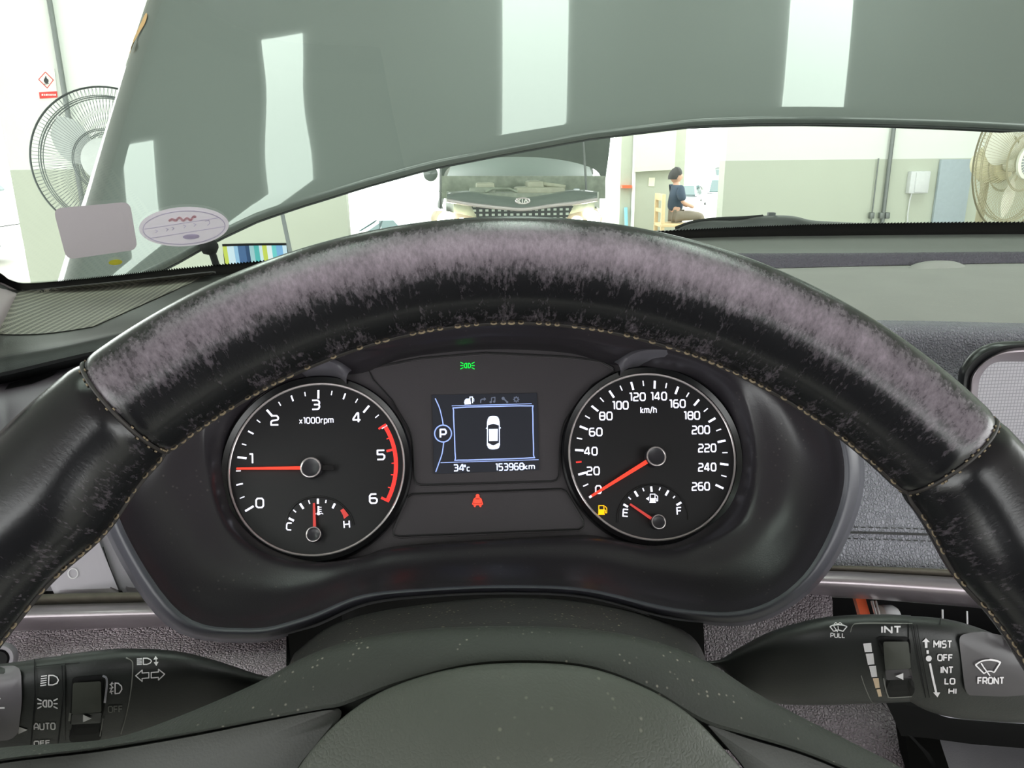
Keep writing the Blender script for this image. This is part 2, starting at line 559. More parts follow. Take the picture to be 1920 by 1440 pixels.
def grid_mat(name, c1, c2, sx, sy, axes=('X', 'Z'), rough=0.5, w=0.3, emit=0.0):
    """regular perforation / mesh pattern in object space."""
    m, nt, b = new_mat(name)
    tc = N(nt, 'ShaderNodeTexCoord')
    sp = N(nt, 'ShaderNodeSeparateXYZ')
    nt.links.new(tc.outputs['Object'], sp.inputs[0])
    res = []
    for ax, s in ((axes[0], sx), (axes[1], sy)):
        mu = N(nt, 'ShaderNodeMath', operation='MULTIPLY'); mu.inputs[1].default_value = s
        fr = N(nt, 'ShaderNodeMath', operation='FRACT')
        gt = N(nt, 'ShaderNodeMath', operation='GREATER_THAN'); gt.inputs[1].default_value = w
        nt.links.new(sp.outputs[ax], mu.inputs[0]); nt.links.new(mu.outputs[0], fr.inputs[0]); nt.links.new(fr.outputs[0], gt.inputs[0])
        res.append(gt)
    mm = N(nt, 'ShaderNodeMath', operation='MULTIPLY')
    nt.links.new(res[0].outputs[0], mm.inputs[0]); nt.links.new(res[1].outputs[0], mm.inputs[1])
    mx = N(nt, 'ShaderNodeMix', data_type='RGBA')
    mx.inputs[6].default_value = lin(c1); mx.inputs[7].default_value = lin(c2)
    nt.links.new(mm.outputs[0], mx.inputs[0]); nt.links.new(mx.outputs[2], b.inputs['Base Color'])
    b.inputs['Roughness'].default_value = rough
    if emit:
        nt.links.new(mx.outputs[2], b.inputs['Emission Color'])
        b.inputs['Emission Strength'].default_value = emit
    return m
M['grille_mesh'] = grid_mat('speaker_grille_perforation', (136, 134, 122), (38, 38, 36), 190, 420, ('X', 'Y'), 0.6, 0.42)
M['nav_screen'] = grid_mat('display_screen_weave', (120, 118, 124), (150, 148, 153), 420, 420, ('X', 'Z'), 0.35, 0.22, 0.25)
M['car_mesh'] = grid_mat('car_grille_mesh', (40, 46, 44), (170, 180, 168), 17, 24, ('X', 'Z'), 0.4, 0.5)

# ------------------------------------------------------------------ printed marks: thin prints laid on a surface
def on_plane(fn, n):
    return lambda x, y: fn(x, y, n)

def on_mesh(trees, off):
    state = {}
    def f(x, y):
        d = ray(x, y).normalized()
        best = None
        for t in trees:
            h = t.ray_cast(CAM, d)
            if h[0] is not None and (best is None or h[3] < best[1]):
                nn = h[1] if h[1].dot(d) < 0 else -h[1]
                best = (h[0] + nn * off - d * (off * 0.5), h[3])
        if best is None:
            return CAM + d * state.get('t', 0.3)
        state['t'] = best[1]
        return best[0]
    return f

class Print:
    def __init__(self, mapper, step=7.0):
        self.m, self.mb, self.step = mapper, MB(), step

    def stroke(self, pts, w, closed=False, round_joint=True):
        pts = [tuple(p) for p in pts]
        if closed: pts = pts + [pts[0]]
        for (x0, y0), (x1, y1) in zip(pts[:-1], pts[1:]):
            d = math.hypot(x1 - x0, y1 - y0)
            if d < 1e-6: continue
            nx, ny = -(y1 - y0) / d * w / 2, (x1 - x0) / d * w / 2
            k = max(1, int(d / self.step))
            vs = []
            for i in range(k + 1):
                t = i / k
                x, y = x0 + (x1 - x0) * t, y0 + (y1 - y0) * t
                vs += [self.m(x + nx, y + ny), self.m(x - nx, y - ny)]
            self.mb.add(vs, [(2 * i, 2 * i + 1, 2 * i + 3, 2 * i + 2) for i in range(k)])
        if round_joint:
            for x, y in pts[1:-1] if not closed else pts[:-1]:
                self.dot(x, y, w / 2, 8)
        return self

    def dot(self, x, y, r, n=16, ry=None):
        ry = ry or r
        c = [self.m(x + r * math.cos(2 * math.pi * i / n), y + ry * math.sin(2 * math.pi * i / n)) for i in range(n)]
        self.mb.add(c, [list(range(n))])
        return self

    def fill(self, pts):
        tri = tessellate_polygon([[V((p[0], p[1], 0)) for p in pts]])
        self.mb.add([self.m(*p[:2]) for p in pts], [list(t) for t in tri])
        return self

    def rings(self, pts, k=5):
        """convex outline filled with shrinking rings so that it follows a curved surface."""
        cx = sum(p[0] for p in pts) / len(pts); cy = sum(p[1] for p in pts) / len(pts)
        n = len(pts)
        rows = [[self.m(cx + (p[0] - cx) * (1 - i / k), cy + (p[1] - cy) * (1 - i / k)) for p in pts] for i in range(k)]
        o = self.mb.grid(rows, True)
        c = self.mb.add([self.m(cx, cy)], [])
        for i in range(n):
            self.mb.f.append([o + (k - 1) * n + i, o + (k - 1) * n + (i + 1) % n, c]); self.mb.mi.append(0)
        return self

    def text(self, s, cx, cy, h, w, sw, rot=0.0, shear=0.0, gap=0.30):
        gl = [GL[c] for c in s]
        tot = sum(g[0] for g in gl) + gap * (len(s) - 1)
        sx = w / tot
        x = -tot / 2
        cr, sr = math.cos(rad(rot)), math.sin(rad(rot))
        for gw, polys in gl:
            for pl in polys:
                q = []
                for a, b in pl:
                    u = (x + a * gw) * sx + shear * (b - 0.5) * h
                    v = (b - 0.5) * h
                    q.append((cx + u * cr + v * sr, cy + u * sr - v * cr))
                self.stroke(q, sw)
            x += gw + gap
        return self

    def build(self, name, m, parent=None, loc=None, smooth=0):
        return self.mb.build(name, m, parent, loc, smooth=smooth, fix=False)

c = 0.2
_O = [(c, 0), (1 - c, 0), (1, c), (1, 1 - c), (1 - c, 1), (c, 1), (0, 1 - c), (0, c), (c, 0)]
GL = {
    '0': (0.72, [_O]), 'O': (0.8, [_O]),
    '1': (0.32, [[(0, 1), (0.9, 1), (0.9, 0)]]),
    '2': (0.7, [[(0, 1), (1 - c, 1), (1, 1 - c), (1, 0.66), (0.85, 0.52), (0.15, 0.46), (0, 0.32), (0, 0), (1, 0)]]),
    '3': (0.7, [[(0, 1), (1 - c, 1), (1, 1 - c), (1, 0.62), (0.84, 0.52), (0.25, 0.52)], [(0.84, 0.52), (1, 0.4), (1, c), (1 - c, 0), (0, 0)]]),
    '4': (0.76, [[(0.72, 0), (0.72, 1), (0.55, 1), (0, 0.38), (0, 0.25), (1, 0.25)]]),
    '5': (0.7, [[(1, 1), (0.04, 1), (0.04, 0.56), (1 - c, 0.56), (1, 0.42), (1, c), (1 - c, 0), (0, 0)]]),
    '6': (0.72, [[(0.92, 1), (c, 1), (0, 1 - c), (0, c), (c, 0), (1 - c, 0), (1, c), (1, 0.42), (1 - c, 0.56), (0, 0.56)]]),
    '8': (0.72, [_O, [(0.05, 0.52), (0.95, 0.52)]]),
    '9': (0.72, [[(0.08, 0), (1 - c, 0), (1, c), (1, 1 - c), (1 - c, 1), (c, 1), (0, 1 - c), (0, 0.6), (c, 0.46), (1, 0.46)]]),
    'A': (0.8, [[(0, 0), (0, 0.6), (0.35, 1), (0.65, 1), (1, 0.6), (1, 0)], [(0, 0.36), (1, 0.36)]]),
    'C': (0.7, [[(1, 1), (c, 1), (0, 1 - c), (0, c), (c, 0), (1, 0)]]),
    'E': (0.65, [[(1, 1), (0, 1), (0, 0), (1, 0)], [(0, 0.52), (0.9, 0.52)]]),
    'F': (0.65, [[(1, 1), (0, 1), (0, 0)], [(0, 0.52), (0.9, 0.52)]]),
    'H': (0.75, [[(0, 0), (0, 1)], [(1, 0), (1, 1)], [(0, 0.5), (1, 0.5)]]),
    'I': (0.06, [[(0.5, 0), (0.5, 1)]]),
    'K': (0.75, [[(0, 0), (0, 1)], [(1, 1), (0.1, 0.45), (1, 0)]]),
    'L': (0.62, [[(0, 1), (0, 0), (1, 0)]]),
    'M': (0.95, [[(0, 0), (0, 1), (0.5, 0.35), (1, 1), (1, 0)]]),
    'N': (0.8, [[(0, 0), (0, 1), (1, 0), (1, 1)]]),
    'P': (0.72, [[(0, 0), (0, 1), (1 - c, 1), (1, 1 - c), (1, 0.55), (1 - c, 0.4), (0, 0.4)]]),
    'R': (0.75, [[(0, 0), (0, 1), (1 - c, 1), (1, 1 - c), (1, 0.58), (1 - c, 0.42), (0, 0.42)], [(0.55, 0.42), (1, 0)]]),
    'S': (0.7, [[(1, 1), (c, 1), (0, 0.88), (0, 0.64), (c, 0.52), (1 - c, 0.52), (1, 0.4), (1, c), (1 - c, 0), (0, 0)]]),
    'T': (0.75, [[(0, 1), (1, 1)], [(0.5, 1), (0.5, 0)]]),
    'U': (0.8, [[(0, 1), (0, c), (c, 0), (1 - c, 0), (1, c), (1, 1)]]),
    'x': (0.55, [[(0, 0.68), (1, 0)], [(1, 0.68), (0, 0)]]),
    'r': (0.4, [[(0, 0), (0, 0.7)], [(0, 0.5), (0.4, 0.7), (1, 0.7)]]),
    'p': (0.6, [[(0, -0.3), (0, 0.7), (0.8, 0.7), (1, 0.55), (1, 0.15), (0.8, 0), (0, 0)]]),
    'm': (0.95, [[(0, 0), (0, 0.7), (0.9, 0.7), (1, 0.58), (1, 0)], [(0.5, 0.7), (0.5, 0)]]),
    'k': (0.55, [[(0, 0), (0, 1)], [(0.95, 0.7), (0.1, 0.32), (1, 0)]]),
    'h': (0.58, [[(0, 0), (0, 1)], [(0, 0.7), (0.8, 0.7), (1, 0.55), (1, 0)]]),
    '/': (0.45, [[(0, -0.1), (1, 1.05)]]),
    'd': (0.26, [[(0, 1), (0.9, 1), (0.9, 0.72), (0, 0.72), (0, 1)]]),
    'c': (0.5, [[(1, 0.62), (0.2, 0.62), (0, 0.5), (0, 0.12), (0.2, 0), (1, 0)]]),
    ' ': (0.12, []),
}

# ------------------------------------------------------------------ steering wheel
def wheel_angle(px, py):
    p = WL(px, py) - WO
    return math.atan2(p.dot(WV), p.dot(WU))

wheel = thing('steering_wheel', WO, 'black leather steering wheel with cream stitching and scuffed rim in front of the gauges', 'steering wheel')
RIM_R, RIM_r = 0.178, 0.0182
aL, aR = wheel_angle(240, 767), wheel_angle(1778, 850)
D_BULGE = wheel_angle(130, 950) - aL

def rim_r(phi):
    r = RIM_r
    r *= 1.0 - 0.075 * math.exp(-((phi - 1.58) / 0.45) ** 2)
    for s in (aL, aR):
        r *= 1.0 - 0.06 * math.exp(-((phi - s) / 0.010) ** 2)
    return r

def rim_pt(phi, psi, r=None, extra=0.0):
    rd = WU * math.cos(phi) + WV * math.sin(phi)
    r = (rim_r(phi) if r is None else r) + extra
    d = max(phi - aL, aR - phi)      # the grips bulge inward just past the seams
    if d > 0:
        r += (0.0042 * math.exp(-((d - D_BULGE) / 0.10) ** 2) - 0.0030 / (1 + math.exp(-(d - D_BULGE - 0.24) / 0.03))) * max(0.0, -math.cos(psi)) ** 1.5
    return WO + rd * RIM_R + (rd * math.cos(psi) + WN * math.sin(psi)) * r

def rim_section(a0, a1, n, wear_sheen_fn, name):
    mb, wear_sheen, lu, lv = MB(), [], [], []
    rows = []
    K = 56
    for i in range(n + 1):
        phi = a0 + (a1 - a0) * i / n
        row = []
        for k in range(K):
            psi = 2 * math.pi * k / K
            row.append(rim_pt(phi, psi))
            wear_sheen.append(wear_sheen_fn(phi, psi)); lu.append(phi * RIM_R); lv.append(abs(psi - math.pi) * RIM_r)
        rows.append(row)
    mb.grid(rows, True)
    mb.at['wear_sheen'], mb.at['along'], mb.at['around'] = wear_sheen, lu, lv
    return mb.build(name, M['leather'], wheel, smooth=60)

def bump(x, c, w):
    return math.exp(-((x - c) / w) ** 2)

def wear_sheen_top(phi, psi):
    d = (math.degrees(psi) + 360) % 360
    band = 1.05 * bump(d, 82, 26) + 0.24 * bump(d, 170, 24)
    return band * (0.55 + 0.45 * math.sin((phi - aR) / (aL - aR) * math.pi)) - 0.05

def wear_sheen_side(phi, psi):
    d = (math.degrees(psi) + 360) % 360
    return 0.18 * bump(d, 160, 30) - 0.10

rim_section(aR, aL, 220, wear_sheen_top, 'rim_leather')
rim_section(aL, aL + 0.95, 90, wear_sheen_side, 'grip_leather')
rim_section(aR - 0.95, aR, 90, wear_sheen_side, 'grip_leather')
rim_section(aL + 0.95, 2 * math.pi + aR - 0.95, 120, wear_sheen_side, 'lower_rim_leather')
for s in (aL, aR):
    mb = MB()
    mb.tube([rim_pt(s, 2 * math.pi * k / 56, RIM_r * 0.952) for k in range(56)], 0.0006, 8, True)
    mb.build('leather_seam', M['seam'], wheel)
    mb = MB()
    for k in range(0, 96):
        if random.random() < 0.6: continue
        a0 = 2 * math.pi * k / 96
        sgn = random.choice((-1, 1))
        mb.tube([rim_pt(s + sgn * 0.004, a0 + t * 0.045, RIM_r * 0.968) for t in (0, 0.5, 1)], 0.00025, 6)
    mb.build('cross_stitching', M['thread'], wheel)
# inner stitching: groove cord and thread
PSI_S = math.pi + rad(6)
mb = MB()
mb.tube([rim_pt(aR - 0.95 + (aL - aR + 1.9) * i / 300, PSI_S, None, -0.0004) for i in range(301)], 0.0011, 8)
mb.build('inner_seam', M['seam'], wheel)
mb = MB()
step = 0.0175
i = 0
a = aR - 0.95
while a < aL + 0.95:
    if random.random() < 0.76:
        l = step * random.uniform(0.5, 0.74)
        o = random.uniform(-0.02, 0.02)
        mb.tube([rim_pt(a + l * t, PSI_S - rad(3) + o, None, 0.0004 * (1 - (2 * t - 1) ** 2) + 0.0001) for t in (0, 0.33, 0.66, 1)], random.uniform(0.00022, 0.00036), 6)
    a += step
mb.build('inner_stitching', M['thread'], wheel)

# hub: back housing band, spoke panels, airbag pad
top_edge = [(-360, 1440), (-150, 1432), (0, 1402), (200, 1386), (330, 1345), (480, 1281), (560, 1237), (640, 1206), (740, 1186), (850, 1176), (1000, 1174), (1140, 1184),
            (1240, 1206), (1330, 1243), (1410, 1294), (1500, 1343), (1600, 1393), (1700, 1445), (1900, 1560), (2100, 1640)]
low_edge = [(-360, 1470), (-150, 1450), (0, 1426), (180, 1404), (350, 1376), (500, 1346), (600, 1327), (645, 1318), (740, 1283), (870, 1249), (990, 1241), (1110, 1252),
            (1220, 1293), (1318, 1350), (1400, 1376), (1500, 1407), (1590, 1443), (1700, 1490), (1900, 1600), (2100, 1680)]
mb = MB()
back = [WL(x, y + 14, -0.075) for x, y in top_edge]
e1 = [WL(x, y, -0.056) for x, y in top_edge]
e2 = [WL(x, y * 0.72 + y2 * 0.28 , -0.047) for (x, y), (x2, y2) in zip(top_edge, low_edge)]
e3 = [WL(x2, y2 - 3, -0.040) for (x, y), (x2, y2) in zip(top_edge, low_edge)]
e4 = [WL(x2, y2 + 6, -0.046) for (x, y), (x2, y2) in zip(top_edge, low_edge)]
e5 = [WL(x2, y2 + 40, -0.050) for (x, y), (x2, y2) in zip(top_edge, low_edge)]
mb.surf([back, e1, e2, e3, e4, e5], 5, 4)
mb.build('hub_housing', M['soft_black'], wheel)

pad_out = [(470, 1640), (505, 1530), (560, 1440), (600, 1388), (660, 1332), (740, 1286), (860, 1252), (990, 1243), (1110, 1254), (1220, 1295), (1300, 1346), (1360, 1408),
           (1392, 1445), (1440, 1530), (1470, 1640), (1400, 1800), (1180, 1900), (970, 1920), (760, 1900), (560, 1800)]
pc = (975, 1600)
mb = MB()
def pad_ring(s, n):
    return [WL(pc[0] + (x - pc[0]) * s, pc[1] + (y - pc[1]) * s, n) for x, y in pad_out]
mb.surf([pad_ring(1.0, -0.055), pad_ring(1.0, -0.037), pad_ring(0.985, -0.0335), pad_ring(0.93, -0.030), pad_ring(0.75, -0.022), pad_ring(0.5, -0.015), pad_ring(0.2, -0.011), pad_ring(0.02, -0.0105)], 6, 4, True)
mb.build('airbag_pad', M['pad'], wheel)

def panel(name, outline, n0, dome, m, parent, k=5):
    mb = MB()
    cx = sum(p[0] for p in outline) / len(outline); cy = sum(p[1] for p in outline) / len(outline)
    def rg(s, n):
        return [WL(cx + (x - cx) * s, cy + (y - cy) * s, n) for x, y in outline]
    rows = [rg(1, n0 - 0.02), rg(1, n0), rg(0.97, n0 + dome * 0.5), rg(0.6, n0 + dome), rg(0.02, n0 + dome)]
    mb.grid([cat(r, k, True) for r in rows], True)
    return mb.build(name, m, parent)
panel('spoke_panel', [(-330, 1500), (-150, 1462), (0, 1430), (180, 1409), (350, 1381), (500, 1351), (610, 1330), (637, 1330), (636, 1350), (600, 1395), (565, 1440), (520, 1520), (480, 1640), (200, 1640), (-200, 1600)],
      -0.043, 0.002, M['spoke'], wheel, 4)
panel('spoke_panel', [(1326, 1356), (1400, 1382), (1500, 1412), (1590, 1448), (1700, 1495), (1900, 1605), (1900, 1700), (1600, 1700), (1480, 1640), (1440, 1525), (1396, 1445), (1362, 1402), (1332, 1368)],
      -0.043, 0.002, M['spoke'], wheel, 4)
# spoke roots out to the rim so that the hub is carried
for sg, a in ((-1, math.pi + 0.20), (1, -0.36)):
    mb = MB()
    p0 = rim_pt(a, math.pi, RIM_r * 0.3)
    p1 = WL(60, 1600, -0.05) if sg < 0 else WL(1800, 1700, -0.05)
    mb.tube([p0, p0.lerp(p1, 0.5) - WN * 0.008, p1], [0.014, 0.016, 0.02], 14)
    mb.build('spoke_arm', M['spoke'], wheel)

# ------------------------------------------------------------------ steering column cover
col_top = [(500, 1420), (515, 1320), (545, 1240), (562, 1217), (624, 1172), (720, 1145), (863, 1126), (959, 1121), (1055, 1125), (1151, 1139), (1223, 1158), (1295, 1192), (1325, 1243), (1345, 1330), (1352, 1420)]
shroud = thing('steering_column_cover', PY(950, 1180, 0.30), 'dusty black plastic steering column cover between gauges and airbag pad', 'column cover')
mb = MB()
r0 = [PY(x, y + 6, 0.345) for x, y in col_top]
r1 = [PY(x, y, 0.335) for x, y in col_top]
r2 = [PY(950 + (x - 950) * 1.0, y + 28, 0.30) for x, y in col_top]
r3 = [PY(950 + (x - 950) * 1.02, y + 62, 0.262) for x, y in col_top]
r4 = [PY(950 + (x - 950) * 1.02, y + 110, 0.255) for x, y in col_top]
mb.surf([r0, r1, r2, r3, r4], 5, 4)
mb.build('upper_shell', M['shroud'], shroud)
mb = MB()
lw = [PY(x, y, 0.36) for x, y in [(540, 1190), (545, 1240), (548, 1300), (552, 1400)]]
mb.grid([[p for p in lw], [p + V((0.02, 0.05, 0)) for p in lw]])
lw = [PY(x, y, 0.36) for x, y in [(1318, 1150), (1322, 1240), (1330, 1300), (1340, 1400)]]
mb.grid([[p for p in lw], [p + V((-0.02, 0.05, 0)) for p in lw]])
q = [PY(535, 1180, 0.42), PY(600, 1100, 0.42), PY(760, 1050, 0.42), PY(1150, 1045, 0.42), PY(1320, 1070, 0.42), PY(1345, 1440, 0.42), PY(535, 1440, 0.42)]
mb.prism(q, (0, 0.02, 0))
mb.build('column_boot', M['black'], shroud)

# ------------------------------------------------------------------ instrument cluster
cluster = thing('instrument_cluster', CO, 'lit instrument cluster with two round gauges and small screen behind the steering wheel', 'instrument cluster')
K0 = [(760, 672), (910, 656), (1060, 662), (1140, 683), (1221, 695), (1300, 712), (1358, 765), (1387, 858), (1362, 945), (1300, 1000), (1225, 1021), (1140, 1008), (1085, 1003), (910, 1012),
      (740, 1025), (680, 1042), (592, 1052), (500, 1022), (440, 960), (422, 880), (440, 800), (500, 735), (590, 708), (680, 700)]
K1 = [(760, 652), (910, 634), (1070, 640), (1160, 655), (1240, 664), (1330, 693), (1390, 745), (1414, 856), (1389, 968), (1301, 1021), (1239, 1031), (1151, 1016), (1085, 1010), (910, 1016),
      (740, 1029), (680, 1045), (590, 1057), (490, 1036), (420, 972), (389, 850), (400, 770), (455, 700), (560, 668), (680, 660)]
K2 = [(760, 585), (910, 570), (1070, 575), (1200, 585), (1330, 610), (1450, 660), (1540, 750), (1582, 860), (1568, 965), (1505, 1080), (1405, 1142), (1270, 1141), (1103, 1104), (959, 1097),
      (815, 1102), (680, 1115), (570, 1157), (467, 1178), (340, 1150), (233, 993), (213, 880), (255, 760), (400, 660), (580, 610)]
K3 = [(758, 570), (910, 555), (1072, 560), (1205, 570), (1340, 594), (1468, 645), (1565, 740), (1612, 860), (1597, 972), (1528, 1093), (1412, 1164), (1265, 1158), (1103, 1119), (959, 1111),
      (815, 1116), (687, 1131), (578, 1175), (463, 1200), (318, 1168), (206, 1000), (184, 880), (230, 750), (390, 646), (576, 595)]
def ncup(i):  # how far the hood over the gauges stands out, more at the top
    y = K2[i][1]
    return 0.052 + 0.030 * max(0, min(1, (1000 - y) / 400))
def ring_at(pts, nf):
    return [CL(x, y, nf(i) if callable(nf) else nf) for i, (x, y) in enumerate(pts)]
def mix(A, B, t):
    return [(a[0] * (1 - t) + b[0] * t, a[1] * (1 - t) + b[1] * t) for a, b in zip(A, B)]
mb = MB()
rows = [ring_at(K0, -0.001), ring_at(mix(K0, K1, 0.6), 0.012), ring_at(K1, 0.018), ring_at(mix(K1, K2, 0.10), lambda i: 0.0215), ring_at(mix(K1, K2, 0.45), lambda i: 0.024 + 0.12 * (ncup(i) - 0.024)),
        ring_at(mix(K1, K2, 0.80), lambda i: 0.024 + 0.55 * (ncup(i) - 0.024)), ring_at(mix(K1, K2, 0.96), lambda i: ncup(i) - 0.003), ring_at(K2, ncup)]
mb.surf(rows, 6, 4, True)
mb.build('gauge_hood', M['binnacle'], cluster, smooth=60)
mb = MB()
rows = [ring_at(K2, ncup), ring_at(mix(K2, K3, 0.4), lambda i: ncup(i) + 0.0015), ring_at(mix(K2, K3, 0.85), lambda i: ncup(i) - 0.002), ring_at(K3, lambda i: ncup(i) - 0.008), ring_at(mix(K2, K3, 1.1), lambda i: ncup(i) - 0.035), ring_at(mix(K2, K3, 1.25), lambda i: -0.01)]
mb.surf(rows, 6, 3, True)
mb.build('hood_rim', M['binnacle_rim'], cluster, smooth=60)
# face panel (one plate behind everything)
mb = MB()
o2 = cat2(mix(K0, K1, 0.3), 4, True)
mb.prism([CL(x, y, -0.0005) for x, y in o2], CN * -0.006)
mb.build('face_panel', M['face'], cluster, smooth=0)
# raised field borders
up = cat2([(757, 788), (767, 806), (773, 830), (776, 870), (777, 895)], 4) + [(780, 905), (789, 909)] + [(900, 906), (1035, 902)] + [(1044, 899), (1048, 892)] + cat2([(1049, 877), (1050, 835), (1057, 795), (1077, 762)], 4)
lowp = [(772, 926), (1052, 916), (1061, 920), (1094, 975), (1094, 986), (1085, 992), (748, 1005), (738, 1002), (737, 992), (763, 932)]
up_full = up + [(1110, 722), (1150, 697), (1150, 690), (1125, 676), (1060, 668), (910, 661), (790, 671), (690, 690), (700, 712), (735, 750)]
for nm, pth in (('upper_field', cat2(up_full, 1, True)), ('lower_field', lowp)):
    p = Print(on_plane(CL, 0.0))
    mb = MB()
    mb.tube([CL(x, y, 0.0000) for x, y in pth], 0.00045, 6, True)
    mb.build('panel_groove', M['groove'], cluster)
    mb = MB()
    mb.tube([CL(x + 0.6, y + 3.2, -0.0001) for x, y in pth], 0.0004, 6, True)
    mb.build('panel_ridge', M['face'], cluster)

GL_C, GR_C = CO - CU * 0.0985, CO + CU * 0.0985
def gp(c0, r, deg, n=0.0):
    a = rad(deg)
    return c0 + (CU * math.cos(a) + CV * math.sin(a)) * r + CN * n
def bar(mb, c0, deg, r0, r1, w, n=0.0003):
    a = rad(deg)
    d = CU * math.cos(a) + CV * math.sin(a)
    t = CU * -math.sin(a) + CV * math.cos(a)
    mb.add([c0 + d * r0 + t * w / 2 + CN * n, c0 + d * r0 - t * w / 2 + CN * n, c0 + d * r1 - t * w / 2 + CN * n, c0 + d * r1 + t * w / 2 + CN * n], [(0, 1, 2, 3)])
def arcband(mb, c0, d0, d1, r0, r1, n=0.0003, k=40):
    rows = [[gp(c0, r, d0 + (d1 - d0) * i / k, n) for i in range(k + 1)] for r in (r0, r1)]
    mb.grid(rows)
def gauge_base(name, c0, label):
    mb = MB()
    mb.lathe(c0 - CN * 0.004, CN, [(0.0505, 0), (0.0505, 0.0042), (0.0001, 0.0042)], 96)
    g = mb.build(name, M['dial'], cluster, smooth=30)
    tag(g, label)
    mb = MB()
    mb.ring(c0 + CN * 0.0012, CN, 0.0500, 0.00075, 128, 10)
    mb.build('chrome_ring', M['chrome'], g)
    mb = MB()
    mb.lathe(c0, CN, [(0.0508, -0.001), (0.0508, 0.0022), (0.0535, 0.0040), (0.0545, 0.0030), (0.0548, -0.001)], 128, caps=False)
    mb.build('bezel', M['cup'], g)
    return g
def needle(g, root, tip, w0, w1, m, c0, capr, n=0.0035, name='needle', tail=None):
    mb = MB()
    d = (tip - root); L = d.length; d.normalize()
    t = CN.cross(d)
    a, b2 = root + CN * n, tip + CN * (n - 0.0005)
    mb.add([a + t * w0 / 2, a - t * w0 / 2, b2 - t * w1 / 2, b2 + t * w1 / 2, a + t * w0 / 2 - CN * 0.0008, a - t * w0 / 2 - CN * 0.0008, b2 - t * w1 / 2 - CN * 0.0008, b2 + t * w1 / 2 - CN * 0.0008],
           [(0, 1, 2, 3), (4, 7, 6, 5), (0, 4, 5, 1), (1, 5, 6, 2), (2, 6, 7, 3), (3, 7, 4, 0)])
    mb.build(name, m, g, smooth=0)
    mb = MB()
    mb.lathe(c0, CN, [(capr * 1.0, 0.0005), (capr, n + 0.0016), (capr * 0.86, n + 0.0026), (capr * 0.7, n + 0.0022), (0.0001, n + 0.0022)], 40)
    cp = mb.build(name + '_cap', M['cap'], g, smooth=40)
    mb = MB()
    mb.ring(c0 + CN * (n + 0.0024), CN, capr * 0.90, capr * 0.085, 48, 8)
    mb.build(name + '_ring', M['chrome'], g)
    if tail:
        mb = MB()
        mb.box(c0 - d * (capr * 1.55) + CN * n, (capr * 1.2, capr * 0.5, 0.0015), Matrix((d, t, CN)).transposed())
        mb.build(name + '_tail', M['cup'], g, smooth=0)

F1 = on_plane(CL, 0.0004)
F2 = on_plane(CL, 0.0006)
# tachometer
tach = gauge_base('tachometer', GL_C, 'black round rev counter, red needle just under one')
mb = MB()
for i in range(0, 19):
    deg = 210.5 - 10 * i
    if i % 4 == 0: bar(mb, GL_C, deg, 0.0412, 0.0465, 0.0012)
    elif i % 2 == 0: bar(mb, GL_C, deg, 0.0428, 0.0465, 0.0009)
    else: bar(mb, GL_C, deg, 0.0436, 0.0463, 0.0006)
mb.build('tick_marks', M['lit_white'], tach, smooth=0, fix=False)
mb = MB()
arcband(mb, GL_C, 31.5, -27.5, 0.0440, 0.0463)
bar(mb, GL_C, 31.5, 0.0412, 0.0463, 0.0012); bar(mb, GL_C, -27.5, 0.0412, 0.0463, 0.0014); bar(mb, GL_C, 11.5, 0.0405, 0.0463, 0.0014)
for dg in (21, 1, -8, -18): bar(mb, GL_C, dg, 0.0426, 0.0445, 0.0006)
mb.build('red_zone', M['lit_red'], tach, smooth=0, fix=False)
p = Print(F1)
for s, x, y in (('0', 487, 943), ('1', 471, 860), ('2', 515, 788), ('3', 592, 759), ('4', 669, 783), ('5', 714, 853), ('6', 700, 935)):
    p.text(s, x, y, 17, 13.5 if s != '1' else 6, 3.0, -1)
p.build('dial_lettering', M['lit_white'], tach)
p = Print(F1); p.text('x1000rpm', 593, 788, 10.5, 63, 1.7, -1.5); p.build('unit_lettering', M['lit_white'], tach)
needle(tach, CL(575, 879, 0), CL(446, 880, 0), 0.0019, 0.0011, M['lit_needle'], CL(586, 879.5, 0), 0.0060, tail=True)

def small_gauge(name, parent_cluster, cx, cy, hub, tip, root, ticks, labels, label, red=None, dome=None):
    p = Print(F1)
    for (x0, y0), (x1, y1), w in ticks: p.stroke([(x0, y0), (x1, y1)], w)
    g = p.build(name, M['lit_white'], cluster)
    tag(g, label)
    for s, x, y, h, w, rt in labels:
        p = Print(F2); p.text(s, x, y, h, w, 2.4, rt)
        p.build({'C': 'cold_mark', 'H': 'hot_mark', 'E': 'empty_mark', 'F': 'full_mark'}[s], M['lit_white'], g)
    if red:
        p = Print(F2); p.fill(red); p.build('red_zone', M['lit_dullred'], g)
    mb = MB()
    mb.tube([CL(x, y, 0.0003) for x, y in cat2(dome, 6)], 0.0006, 6)
    mb.build('dome_edge', M['groove'], g)
    needle(g, CL(*root), CL(*tip), 0.0016, 0.0011, M['lit_dullred'], CL(*hub), 0.0043, 0.003)
    return g
tg = small_gauge('temperature_gauge', cluster, 591, 1003, (591, 1003), (590, 944), (591.5, 991),
    [((541.5, 971.5), (551, 976.5), 4), ((550, 956), (555, 960.5), 2.2), ((562.5, 944), (569, 954), 4), ((578.5, 938), (581, 945), 2.2), ((596, 935), (596, 945), 4), ((611.5, 937.5), (610.5, 943), 2.2),
     ((628, 944), (623.5, 953), 4)], [('C', 542, 987, 13, 9, 4), ('H', 650, 983, 13, 10, -4)], 'small coolant temperature gauge with needle straight up',
    red=[(638, 957), (644, 953), (654, 966), (645, 973), (643, 966)], dome=[(534, 990), (540, 965), (560, 941), (594, 931), (630, 939), (655, 962), (664, 985)])
p = Print(on_plane(CL, 0.0007))
